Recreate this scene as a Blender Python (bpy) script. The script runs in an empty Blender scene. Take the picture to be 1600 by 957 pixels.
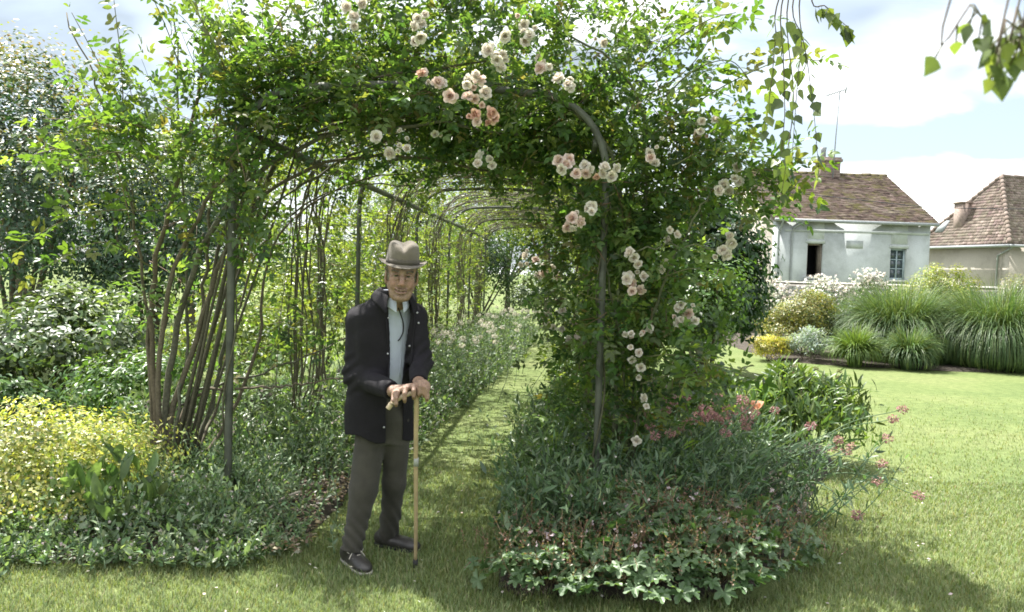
import bpy, math, random
import numpy as np
from mathutils import Vector, Matrix

scene = bpy.context.scene
col = scene.collection
R = math.radians

# ------------------------------------------------------------------ camera
CAM = np.array([0.0, 0.0, 1.55]); FPX = 1300.0
PITCH = R(2.3); ROLL = R(1.7)
_f = np.array([0, math.cos(PITCH), -math.sin(PITCH)])
_r0 = np.array([1.0, 0, 0]); _u0 = np.array([0, math.sin(PITCH), math.cos(PITCH)])
_r = _r0 * math.cos(ROLL) + _u0 * math.sin(ROLL)
_u = _u0 * math.cos(ROLL) - _r0 * math.sin(ROLL)
cam_d = bpy.data.cameras.new('camera'); cam = bpy.data.objects.new('camera', cam_d); col.objects.link(cam)
cam_d.sensor_width = 5.0; cam_d.lens = 5.0 * FPX / 1600.0
cam_d.clip_start = 0.05; cam_d.clip_end = 2000
cam_d.dof.use_dof = True; cam_d.dof.focus_distance = 4.8; cam_d.dof.aperture_fstop = 1.8
cam.matrix_world = Matrix(((_r[0], _u[0], -_f[0], CAM[0]), (_r[1], _u[1], -_f[1], CAM[1]),
                           (_r[2], _u[2], -_f[2], CAM[2]), (0, 0, 0, 1)))
scene.camera = cam

# ------------------------------------------------------------------ sky, sun, exposure
SUN = np.array([-0.37, 0.36, 1.0]); SUN = SUN / np.linalg.norm(SUN)
EXPOSURE = 1.62
world = bpy.data.worlds.new('World'); scene.world = world; world.use_nodes = True
wn = world.node_tree.nodes; wl = world.node_tree.links; wn.clear()
w_out = wn.new('ShaderNodeOutputWorld'); w_bg = wn.new('ShaderNodeBackground')
w_sky = wn.new('ShaderNodeTexSky'); w_sky.sky_type = 'NISHITA'; w_sky.sun_disc = False
w_sky.sun_elevation = math.asin(SUN[2]); w_sky.sun_rotation = math.atan2(SUN[0], SUN[1]) % (2 * math.pi)
w_sky.air_density = 1.0; w_sky.dust_density = 1.6; w_sky.ozone_density = 1.0
w_tc = wn.new('ShaderNodeTexCoord'); w_sep = wn.new('ShaderNodeSeparateXYZ')
wl.new(w_tc.outputs['Generated'], w_sep.inputs[0])
w_z = wn.new('ShaderNodeMath'); w_z.operation = 'MAXIMUM'; w_z.inputs[1].default_value = 0.0
wl.new(w_sep.outputs['Z'], w_z.inputs[0])
w_za = wn.new('ShaderNodeMath'); w_za.operation = 'ADD'; w_za.inputs[1].default_value = 0.22
wl.new(w_z.outputs[0], w_za.inputs[0])
w_dx = wn.new('ShaderNodeMath'); w_dx.operation = 'DIVIDE'; w_dy = wn.new('ShaderNodeMath'); w_dy.operation = 'DIVIDE'
wl.new(w_sep.outputs['X'], w_dx.inputs[0]); wl.new(w_za.outputs[0], w_dx.inputs[1])
wl.new(w_sep.outputs['Y'], w_dy.inputs[0]); wl.new(w_za.outputs[0], w_dy.inputs[1])
w_cmb = wn.new('ShaderNodeCombineXYZ'); wl.new(w_dx.outputs[0], w_cmb.inputs[0]); wl.new(w_dy.outputs[0], w_cmb.inputs[1])
w_cmb.inputs[2].default_value = 3.7
w_n1 = wn.new('ShaderNodeTexNoise'); w_n1.inputs['Scale'].default_value = 1.5; w_n1.inputs['Detail'].default_value = 7
w_n1.inputs['Roughness'].default_value = 0.52; w_n1.inputs['Distortion'].default_value = 0.25
wl.new(w_cmb.outputs[0], w_n1.inputs['Vector'])
w_ramp = wn.new('ShaderNodeValToRGB'); w_ramp.color_ramp.elements[0].position = 0.40; w_ramp.color_ramp.elements[1].position = 0.58
wl.new(w_n1.outputs['Fac'], w_ramp.inputs[0])
w_n2 = wn.new('ShaderNodeTexNoise'); w_n2.inputs['Scale'].default_value = 0.95; w_n2.inputs['Detail'].default_value = 4
wl.new(w_cmb.outputs[0], w_n2.inputs['Vector'])
w_r2 = wn.new('ShaderNodeValToRGB')
w_r2.color_ramp.elements[0].position = 0.42; w_r2.color_ramp.elements[0].color = (2.3, 2.7, 3.1, 1)
w_r2.color_ramp.elements[1].position = 0.60; w_r2.color_ramp.elements[1].color = (11.0, 11.0, 10.8, 1)
wl.new(w_n2.outputs['Fac'], w_r2.inputs[0])
w_sc = wn.new('ShaderNodeMix'); w_sc.data_type = 'RGBA'; w_sc.blend_type = 'MIX'
w_veil = wn.new('ShaderNodeMix'); w_veil.data_type = 'RGBA'; w_veil.inputs[0].default_value = .58; w_veil.inputs[7].default_value = (3.3, 3.7, 4.05, 1)   # thin high cloud
wl.new(w_sky.outputs[0], w_veil.inputs[6])
wl.new(w_ramp.outputs[0], w_sc.inputs[0]); wl.new(w_veil.outputs[2], w_sc.inputs[6]); wl.new(w_r2.outputs[0], w_sc.inputs[7])
wl.new(w_sc.outputs[2], w_bg.inputs[0]); w_bg.inputs[1].default_value = 0.085
wl.new(w_bg.outputs[0], w_out.inputs[0])
sun_d = bpy.data.lights.new('sun', 'SUN'); sun_d.energy = 5.0; sun_d.angle = R(0.53); sun_d.color = (1.0, 0.965, 0.90)
sun_o = bpy.data.objects.new('sun', sun_d); col.objects.link(sun_o)
sun_o.rotation_euler = Vector(SUN).to_track_quat('Z', 'Y').to_euler(); sun_o.location = (-6, 5, 14)
scene.view_settings.view_transform = 'Standard'; scene.view_settings.look = 'None'
scene.view_settings.exposure = EXPOSURE; scene.view_settings.gamma = 1.0; scene.view_settings.use_curve_mapping = False
scene.cycles.max_bounces = 8; scene.cycles.transmission_bounces = 6; scene.cycles.diffuse_bounces = 4
scene.cycles.filter_width = 1.7
scene.cycles.use_denoising = True

# ------------------------------------------------------------------ helpers
def at(px, py, Y):
    """world point seen at that place of the photograph at depth Y metres"""
    d = _f + _r * ((px - 800.0) / FPX) + _u * ((478.5 - py) / FPX)
    return CAM + d * (Y / d[1])

def ground_at(px, py, z=0.0):
    d = _f + _r * ((px - 800.0) / FPX) + _u * ((478.5 - py) / FPX)
    return CAM + d * ((z - CAM[2]) / d[2])

def unit(a):
    a = np.asarray(a, float)
    return a / np.maximum(np.linalg.norm(a, axis=-1, keepdims=True), 1e-9)

def tag(o, label=None, cat=None, group=None, kind=None):
    if label: o['label'] = label
    if cat: o['category'] = cat
    if group: o['group'] = group
    if kind: o['kind'] = kind
    return o

def empty(name, loc=(0, 0, 0)):
    o = bpy.data.objects.new(name, None); col.objects.link(o); o.location = tuple(loc); o.empty_display_size = 0.1
    return o

def put(name, me, mat=None, parent=None):
    """link a mesh given in world coordinates; under a parent its origin is made relative"""
    o = bpy.data.objects.new(name, me); col.objects.link(o)
    if mat is not None and len(me.materials) == 0: me.materials.append(mat)
    if parent is not None:
        o.parent = parent
        p = parent; off = Vector((0, 0, 0))
        while p is not None: off += p.location; p = p.parent
        o.location = -off
    return o

def raw_mesh(name, V, loops, counts, colr=None, smooth=False):
    me = bpy.data.meshes.new(name)
    V = np.ascontiguousarray(V, np.float32); loops = np.ascontiguousarray(loops, np.int32); counts = np.ascontiguousarray(counts, np.int32)
    me.vertices.add(len(V)); me.vertices.foreach_set('co', V.ravel())
    me.loops.add(len(loops)); me.loops.foreach_set('vertex_index', loops)
    me.polygons.add(len(counts))
    me.polygons.foreach_set('loop_start', np.concatenate([[0], np.cumsum(counts)[:-1]]).astype(np.int32))
    me.polygons.foreach_set('loop_total', counts)
    if smooth: me.polygons.foreach_set('use_smooth', np.ones(len(counts), bool))
    if colr is not None:
        a = me.attributes.new('Col', 'FLOAT_COLOR', 'POINT')
        c = np.ones((len(V), 4), np.float32); c[:, :3] = colr
        a.data.foreach_set('color', c.ravel())
    me.update(calc_edges=True)
    return me

def faces_mesh(name, V, F, colr=None, smooth=False):
    return raw_mesh(name, V, np.concatenate([np.asarray(f) for f in F]), [len(f) for f in F], colr, smooth)

# leaf outlines: (side, along, up) with side in widths and along/up in lengths
TPL = {
 'diamond': ([(0,0,0),(.5,.42,.05),(0,1,-.06),(-.5,.42,.05)], [(0,1,2),(0,2,3)]),
 'leaf5': ([(0,0,0),(.5,.38,.06),(.3,.75,.0),(0,1,-.12),(-.3,.75,.0),(-.5,.38,.06),(0,.5,-.02)],
           [(0,1,6),(1,2,6),(2,3,6),(3,4,6),(4,5,6),(5,0,6)]),
 'oval': ([(0,0,0),(.34,.14,.04),(.5,.42,.06),(.34,.76,.01),(0,1,-.14),(-.34,.76,.01),(-.5,.42,.06),(-.34,.14,.04),(0,.3,0),(0,.7,-.03)],
          [(0,1,8),(1,2,8),(2,9,8),(2,3,9),(3,4,9),(4,5,9),(5,6,9),(6,8,9),(6,7,8),(7,0,8)]),
 'lance': ([(0,0,0),(.5,.3,.03),(.36,.68,-.03),(0,1,-.2),(-.36,.68,-.03),(-.5,.3,.03),(0,.45,-.01)],
           [(0,1,6),(1,2,6),(2,3,6),(3,4,6),(4,5,6),(5,0,6)]),
 'birch': ([(0,0,0),(.22,.02,0),(.5,.25,.03),(.42,.38,.03),(.36,.5,.02),(.2,.72,0),(0,1,-.08),(-.2,.72,0),(-.36,.5,.02),(-.42,.38,.03),(-.5,.25,.03),(-.22,.02,0),(0,.35,-.02)],
           [(i, (i+1) % 12, 12) for i in range(12)]),
}
def _lobed():
    v = [(0,0.42,0)]; n = 5; ring = []
    for k in range(n):
        a = R(-128 + 256 * k / (n - 1))
        for da, r in ((-.5,.30),(-.33,.45),(-.2,.47),(-.12,.54),(0,.57),(.12,.54),(.2,.47),(.33,.45),(.5,.30)):
            ring.append((math.sin(a + da) * r, .42 + math.cos(a + da) * r, .05 - .12 * r * (1 if abs(da) < .3 else -1)))
    v += ring
    f = [(0, i, i + 1) for i in range(1, len(ring))]
    return v, f
TPL['lobed'] = _lobed()

def leaf_mesh(name, P, D, N, L, W, C, shape='leaf5'):
    P = np.asarray(P, float); n = len(P)
    D = unit(D); S = unit(np.cross(D, N)); N = np.cross(S, D)
    t, f = TPL[shape]; t = np.array(t, float); f = np.array(f)
    L = np.broadcast_to(np.asarray(L, float), (n,)); W = np.broadcast_to(np.asarray(W, float), (n,))
    V = (P[:, None, :] + S[:, None, :] * (t[None, :, 0:1] * W[:, None, None]) + D[:, None, :] * (t[None, :, 1:2] * L[:, None, None])
         + N[:, None, :] * (t[None, :, 2:3] * L[:, None, None])).reshape(-1, 3)
    idx = (f[None] + (np.arange(n) * len(t))[:, None, None]).reshape(-1)
    C = np.broadcast_to(np.asarray(C, float), (n, 3))
    return raw_mesh(name, V, idx, np.full(n * len(f), 3), np.repeat(C, len(t), 0))

def tube_mesh(name, lines, radii, sides=5, C=None, smooth=True):
    """lines (n,m,3), radii (n,m) -> one mesh of n tubes"""
    A = np.asarray(lines, float); n, m, _ = A.shape
    Rr = np.broadcast_to(np.asarray(radii, float), (n, m))
    T = unit(np.gradient(A, axis=1)); ref = np.tile(np.array([0.31, 0.17, 0.93]), (n, m, 1))
    ref[np.abs(T @ np.array([0.31, 0.17, 0.93])) > .9] = (1, 0, 0)
    S = unit(np.cross(T, ref)); B = np.cross(T, S)
    ang = np.arange(sides) * 2 * math.pi / sides
    V = A[:, :, None, :] + Rr[:, :, None, None] * (S[:, :, None, :] * np.cos(ang)[None, None, :, None] + B[:, :, None, :] * np.sin(ang)[None, None, :, None])
    i = np.arange(m - 1)[:, None]; k = np.arange(sides)[None, :]; k2 = (k + 1) % sides
    q = np.stack([i * sides + k, i * sides + k2, (i + 1) * sides + k2, (i + 1) * sides + k], -1).reshape(-1, 4)
    Q = (q[None] + (np.arange(n) * m * sides)[:, None, None]).reshape(-1)
    nq = n * len(q)
    cap = np.concatenate([np.arange(sides)[::-1], (m - 1) * sides + np.arange(sides)])
    caps = (cap[None] + (np.arange(n) * m * sides)[:, None]).reshape(-1)
    c = None if C is None else np.repeat(np.broadcast_to(np.asarray(C, float), (n, 3)), m * sides, 0)
    return raw_mesh(name, V.reshape(-1, 3), np.concatenate([Q, caps]), np.concatenate([np.full(nq, 4), np.full(2 * n, sides)]), c, smooth)

def spline(pts, m):
    """Catmull-Rom through pts -> m points"""
    p = np.asarray(pts, float); p = np.vstack([2 * p[0] - p[1], p, 2 * p[-1] - p[-2]])
    t = np.linspace(0, len(p) - 3 - 1e-6, m); i = t.astype(int); u = (t - i)[:, None]
    a, b, c, d = p[i], p[i + 1], p[i + 2], p[i + 3]
    return .5 * (2 * b + (c - a) * u + (2 * a - 5 * b + 4 * c - d) * u ** 2 + (3 * b - a - 3 * c + d) * u ** 3)

def ribbon_mesh(name, lines, widths, side, C):
    A = np.asarray(lines, float); n, m, _ = A.shape
    W = np.broadcast_to(np.asarray(widths, float), (n, m))[:, :, None]; S = np.asarray(side, float)
    if S.ndim == 2: S = np.repeat(S[:, None, :], m, 1)
    V = np.stack([A - S * W * .5, A + S * W * .5], 2).reshape(-1, 3)
    i = np.arange(m - 1)
    q = np.stack([2 * i, 2 * i + 1, 2 * i + 3, 2 * i + 2], -1)
    Q = (q[None] + (np.arange(n) * 2 * m)[:, None, None]).reshape(-1)
    c = np.repeat(np.broadcast_to(np.asarray(C, float), (n, 3)), 2 * m, 0)
    return raw_mesh(name, V, Q, np.full(n * (m - 1), 4), c)

class Boxes:
    """collects boxes and prisms into one mesh"""
    def __init__(s): s.v = []; s.f = []
    def poly(s, verts, faces):
        o = len(s.v); s.v += [tuple(v) for v in verts]; s.f += [tuple(o + i for i in f) for f in faces]; return s
    def box(s, lo, hi):
        x0, y0, z0 = lo; x1, y1, z1 = hi
        return s.poly([(x0,y0,z0),(x1,y0,z0),(x1,y1,z0),(x0,y1,z0),(x0,y0,z1),(x1,y0,z1),(x1,y1,z1),(x0,y1,z1)],
                      [(0,3,2,1),(4,5,6,7),(0,1,5,4),(1,2,6,5),(2,3,7,6),(3,0,4,7)])
    def build(s, name, mat, parent=None, xf=None):
        V = np.array(s.v, float)
        if xf is not None: V = xf(V)
        return put(name, faces_mesh(name, V, s.f), mat, parent)

def rand_unit(rg, n):
    return unit(rg.normal(size=(n, 3)))

# ------------------------------------------------------------------ materials
def nodes(name):
    m = bpy.data.materials.new(name); m.use_nodes = True
    nt = m.node_tree; b = nt.nodes['Principled BSDF']
    return m, nt, b

def noise(nt, scale, detail=4, rough=.55, coord='Object', vec=None):
    n = nt.nodes.new('ShaderNodeTexNoise'); n.inputs['Scale'].default_value = scale
    n.inputs['Detail'].default_value = detail; n.inputs['Roughness'].default_value = rough
    if vec is None:
        tc = nt.nodes.new('ShaderNodeTexCoord'); nt.links.new(tc.outputs[coord], n.inputs['Vector'])
    else: nt.links.new(vec, n.inputs['Vector'])
    return n

def ramp(nt, fac, stops):
    r = nt.nodes.new('ShaderNodeValToRGB'); e = r.color_ramp.elements
    while len(e) < len(stops): e.new(.5)
    for k, (p, c) in enumerate(stops): e[k].position = p; e[k].color = (*c, 1)
    nt.links.new(fac, r.inputs[0]); return r

def mixc(nt, fac, a, b, mode='MIX'):
    m = nt.nodes.new('ShaderNodeMix'); m.data_type = 'RGBA'; m.blend_type = mode
    for sock, v in ((m.inputs[0], fac), (m.inputs[6], a), (m.inputs[7], b)):
        if hasattr(v, 'links'): nt.links.new(v, sock)
        elif isinstance(v, (int, float)): sock.default_value = v
        else: sock.default_value = (*v, 1)
    return m.outputs[2]

def bump(nt, b, height, strength=.3, dist=.01):
    n = nt.nodes.new('ShaderNodeBump'); n.inputs['Strength'].default_value = strength; n.inputs['Distance'].default_value = dist
    nt.links.new(height, n.inputs['Height']); nt.links.new(n.outputs[0], b.inputs['Normal'])

def foliage_mat(name, trans=.38, rough=.42, tint=(1.25, 1.2, .45), spec=.5):
    """leaf: coloured by the per-leaf attribute, glossy on top, lets light through"""
    m, nt, b = nodes(name)
    a = nt.nodes.new('ShaderNodeAttribute'); a.attribute_name = 'Col'
    n = noise(nt, 38, 2)
    r = ramp(nt, n.outputs['Fac'], [(.3, (.78, .8, .78)), (.7, (1.15, 1.12, 1.08))])
    c = mixc(nt, 1.0, a.outputs['Color'], r.outputs[0], 'MULTIPLY')
    nt.links.new(c, b.inputs['Base Color']); b.inputs['Roughness'].default_value = rough
    b.inputs['Specular IOR Level'].default_value = spec
    t = nt.nodes.new('ShaderNodeBsdfTranslucent'); nt.links.new(mixc(nt, 1.0, c, tint, 'MULTIPLY'), t.inputs['Color'])
    mx = nt.nodes.new('ShaderNodeMixShader'); mx.inputs[0].default_value = trans
    nt.links.new(b.outputs[0], mx.inputs[1]); nt.links.new(t.outputs[0], mx.inputs[2])
    nt.links.new(mx.outputs[0], nt.nodes['Material Output'].inputs[0])
    return m

def plain_mat(name, c, rough=.6, var=.18, scale=12, spec=.4, metal=0.0, bmp=0.0):
    m, nt, b = nodes(name)
    n = noise(nt, scale, 5)
    r = ramp(nt, n.outputs['Fac'], [(.28, tuple(v * (1 - var) for v in c)), (.72, tuple(min(1, v * (1 + var)) for v in c))])
    nt.links.new(r.outputs[0], b.inputs['Base Color']); b.inputs['Roughness'].default_value = rough
    b.inputs['Specular IOR Level'].default_value = spec; b.inputs['Metallic'].default_value = metal
    if bmp: bump(nt, b, noise(nt, scale * 4, 4).outputs['Fac'], bmp)
    return m

def attr_mat(name, rough=.6, spec=.3, var=.15, scale=30):
    m, nt, b = nodes(name)
    a = nt.nodes.new('ShaderNodeAttribute'); a.attribute_name = 'Col'
    r = ramp(nt, noise(nt, scale, 3).outputs['Fac'], [(.3, (1 - var,) * 3), (.7, (1 + var,) * 3)])
    nt.links.new(mixc(nt, 1.0, a.outputs['Color'], r.outputs[0], 'MULTIPLY'), b.inputs['Base Color'])
    b.inputs['Roughness'].default_value = rough; b.inputs['Specular IOR Level'].default_value = spec
    return m

M_ROSE = foliage_mat('rose_leaf', .52, .38, (1.7, 1.72, .58))
M_SHRUB = foliage_mat('shrub_leaf', .38, .40, (1.6, 1.6, .55))
M_GLOSS = foliage_mat('glossy_leaf', .2, .42, spec=.4)
M_HERB = foliage_mat('herb_leaf', .35, .42, (1.4, 1.5, .6))
M_GRASS = foliage_mat('grass_blade', .35, .5, (1.15, 1.1, .5))
M_PETAL = foliage_mat('petal', .35, .6, (1.0, .95, .85), .2)
M_BARK = attr_mat('bark', .8, .2, .3, 60)
M_STALK = attr_mat('green_stalk', .6, .3)
# ================================================================== setting: ground
def lawn_material():
    m, nt, b = nodes('lawn')
    n1 = noise(nt, .55, 4); n2 = noise(nt, 9, 6); n3 = noise(nt, 70, 3)
    a = ramp(nt, n1.outputs['Fac'], [(.3, (.10, .135, .054)), (.5, (.13, .162, .066)), (.72, (.165, .182, .086))])
    k = ramp(nt, n2.outputs['Fac'], [(.3, (.72, .76, .7)), (.7, (1.2, 1.18, 1.15))])
    k3 = ramp(nt, n3.outputs['Fac'], [(.3, (.7, .74, .7)), (.7, (1.22, 1.2, 1.15))])
    c = mixc(nt, 1.0, a.outputs[0], k.outputs[0], 'MULTIPLY')
    c = mixc(nt, 1.0, c, k3.outputs[0], 'MULTIPLY')
    nt.links.new(c, b.inputs['Base Color']); b.inputs['Roughness'].default_value = .9; b.inputs['Specular IOR Level'].default_value = .1
    bump(nt, b, n3.outputs['Fac'], .6, .02)
    return m
M_LAWN = lawn_material()
def sheet(name, poly, z, mat):
    V = [(x, y, z) for x, y in poly]
    o = put(name, faces_mesh(name, V, [tuple(range(len(V)))]), mat); o['kind'] = 'structure'; return o
sheet('lawn', [(-300, -60), (300, -60), (300, 900), (-300, 900)], 0.0, M_LAWN)

def soil_material():
    m, nt, b = nodes('bed_soil')
    n = noise(nt, 14, 6); n2 = noise(nt, 90, 4)
    a = ramp(nt, n.outputs['Fac'], [(.3, (.03, .024, .018)), (.55, (.058, .046, .034)), (.75, (.11, .092, .075))])
    nt.links.new(a.outputs[0], b.inputs['Base Color']); b.inputs['Roughness'].default_value = .95
    bump(nt, b, n2.outputs['Fac'], .8, .03)
    return m
M_SOIL = soil_material()

def cx_at(Y):            # centre line of the tunnel
    return -0.60 + 0.067 * (Y - 5.2)

def bed(name, poly, h=.06):
    """low mound of soil with a ragged edge"""
    P = np.array(poly, float); n = len(P); rg = np.random.default_rng(len(name))
    ring = []
    for i in range(n):
        a, c = P[i], P[(i + 1) % n]; k = max(2, int(np.linalg.norm(c - a) / .18))
        for t in np.arange(k) / k: ring.append(a + (c - a) * t)
    ring = np.array(ring) + rg.normal(0, .022, (len(ring), 2)); cen = P.mean(0)
    m = len(ring); V = np.vstack([np.c_[ring, np.full(m, .004)], np.c_[ring + (cen - ring) * np.minimum(1, .12 / np.linalg.norm(cen - ring, axis=1))[:, None], np.full(m, h)]])
    F = [(i, (i + 1) % m, m + (i + 1) % m, m + i) for i in range(m)] + [tuple(range(m, 2 * m))]
    o = put(name, faces_mesh(name, V, F), M_SOIL); o['kind'] = 'structure'; return o

# left bed: front nose by the person, along the left of the path, out to the left of the frame
bed('bed_soil_left', [(-3.8, 4.2), (-1.75, 4.2), (-1.28, 4.42), (-1.1, 5.0), (-1.02, 6.5), (-.72, 9), (-.45, 11.2), (-.32, 12.2), (.0, 15), (.3, 21), (-1.6, 21), (-2.6, 12), (-3.6, 9), (-6, 8)])
bed('bed_soil_right', [(-.04, 4.05), (.25, 3.93), (.85, 3.9), (1.3, 4.15), (1.62, 4.7), (2.2, 5.9), (2.85, 7.2), (3.1, 8.6), (2.3, 9.6), (2.2, 12), (2.4, 21), (1.4, 21), (1.0, 15), (.72, 11), (.46, 8), (.08, 6), (.0, 5)])
bed('bed_soil_back', [(5.1, 16.0), (6, 15.4), (8, 14.95), (9.5, 15.1), (12, 15.4), (16, 15.4), (16, 23.5), (5.1, 23.5)], .05)

# ================================================================== cottage
def render_wall_mat(name, base, dirt, scale=1.2):
    m, nt, b = nodes(name)
    n1 = noise(nt, scale, 6, .65); n2 = noise(nt, 26, 4)
    a = ramp(nt, n1.outputs['Fac'], [(.32, dirt), (.55, base), (.8, tuple(min(1, v * 1.08) for v in base))])
    k = ramp(nt, n2.outputs['Fac'], [(.3, (.9,) * 3), (.7, (1.06,) * 3)])
    nt.links.new(mixc(nt, 1.0, a.outputs[0], k.outputs[0], 'MULTIPLY'), b.inputs['Base Color']); b.inputs['Roughness'].default_value = .92
    b.inputs['Specular IOR Level'].default_value = .15
    bump(nt, b, n2.outputs['Fac'], .35, .02)
    return m
M_COTWALL = render_wall_mat('lime_render', (.50, .535, .54), (.36, .39, .385))
M_BARNWALL = render_wall_mat('cream_render', (.46, .42, .365), (.34, .31, .27), .7)
M_DARK = plain_mat('dark_interior', (.012, .012, .014), .9)
M_FRAME = plain_mat('blue_grey_paint', (.36, .44, .48), .6)
M_WOODGREY = plain_mat('weathered_wood', (.20, .17, .14), .8, .3, 20)
M_ZINC = plain_mat('zinc', (.26, .28, .29), .6, .15, 8)
M_BRICK = plain_mat('brick', (.25, .195, .168), .9, .3, 9)
M_STONE = plain_mat('lintel_stone', (.52, .52, .49), .9, .2, 8)
def glass_mat():
    m, nt, b = nodes('window_glass')
    b.inputs['Base Color'].default_value = (.05, .07, .08, 1); b.inputs['Roughness'].default_value = .08; b.inputs['Specular IOR Level'].default_value = .8
    n = noise(nt, 3, 2); bump(nt, b, n.outputs['Fac'], .05, .02)
    return m
M_GLASS = glass_mat()
def tile_mat(name, moss=.5, seed=0.0, base=((.07, .052, .044), (.118, .088, .074), (.18, .145, .125))):
    m, nt, b = nodes(name)
    a_ = nt.nodes.new('ShaderNodeAttribute'); a_.attribute_name = 'Col'
    tc = nt.nodes.new('ShaderNodeTexCoord'); mp = nt.nodes.new('ShaderNodeMapping'); mp.inputs['Location'].default_value = (seed, seed, 0)
    nt.links.new(tc.outputs['Object'], mp.inputs[0])
    n1 = noise(nt, .5, 5, vec=mp.outputs[0]); n2 = noise(nt, 5, 4, vec=mp.outputs[0]); n3 = noise(nt, 2.2, 6, .7, vec=mp.outputs[0])
    a = ramp(nt, n2.outputs['Fac'], [(.3, base[0]), (.5, base[1]), (.72, base[2])])
    c = mixc(nt, 1.0, a.outputs[0], a_.outputs['Color'], 'MULTIPLY')
    lm = ramp(nt, n3.outputs['Fac'], [(.50, (0, 0, 0)), (.62, (moss, moss, moss))])
    c = mixc(nt, lm.outputs[0], c, (.115, .105, .045))
    ll = ramp(nt, n1.outputs['Fac'], [(.55, (0, 0, 0)), (.7, (.35, .35, .35))])
    c = mixc(nt, ll.outputs[0], c, (.33, .29, .25))
    nt.links.new(c, b.inputs['Base Color']); b.inputs['Roughness'].default_value = .95; b.inputs['Specular IOR Level'].default_value = .1
    return m
M_TILE = tile_mat('old_clay_tiles', .95)
M_TILE2 = tile_mat('brown_clay_tiles', .15, 7.0, ((.14, .108, .092), (.19, .152, .132), (.25, .21, .185)))

def tiled_slope(name, A, B, C, D, mat, parent, rng_seed=1, course=.16, tile=.2, thick=.022):
    """A-B eave, D-C ridge (A under D): small plain tiles laid in courses as one part"""
    rg = np.random.default_rng(rng_seed)
    A, B, C, D = (np.array(p, float) for p in (A, B, C, D))
    h = np.linalg.norm((D + C) / 2 - (A + B) / 2); nrow = max(2, int(h / course))
    N = unit(np.cross(B - A, (D + C) / 2 - A))
    V = []; F = []; Cc = []
    for r in range(nrow):
        t0 = r / nrow; t1 = min(1.0, (r + 1.25) / nrow)
        L0 = A + (D - A) * t0; R0 = B + (C - B) * t0; L1 = A + (D - A) * t1; R1 = B + (C - B) * t1
        w = np.linalg.norm(R0 - L0); k = max(1, int(w / tile)); off = (r % 2) * .5
        e = np.clip((np.arange(k + 2) - off) / k, 0, 1)
        for i in range(k + 1):
            if e[i + 1] - e[i] < 1e-4: continue
            lift = thick * (1 + rg.normal(0, .28)); jit = rg.normal(0, .012)
            g = .003 / max(w, .1)
            p0 = L0 + (R0 - L0) * (e[i] + g); p1 = L0 + (R0 - L0) * (e[i + 1] - g); p2 = L1 + (R1 - L1) * e[i + 1]; p3 = L1 + (R1 - L1) * e[i]
            dn = (L0 - L1) / max(np.linalg.norm(L0 - L1), 1e-6) * jit
            o = len(V); V += [p0 + N * lift + dn, p1 + N * lift + dn, p2, p3, p0 + dn - N * .01, p1 + dn - N * .01]
            F += [(o, o + 1, o + 2, o + 3), (o + 4, o + 5, o + 1, o)]
            s = 1 + rg.normal(0, .2); s = max(.5, min(1.6, s)); Cc += [(s, s * (1 + rg.normal(0, .04)), s)] * 6
    o = put(name, faces_mesh(name, np.array(V), F, np.array(Cc)), mat, parent); o['kind'] = 'stuff'
    return o

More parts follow.
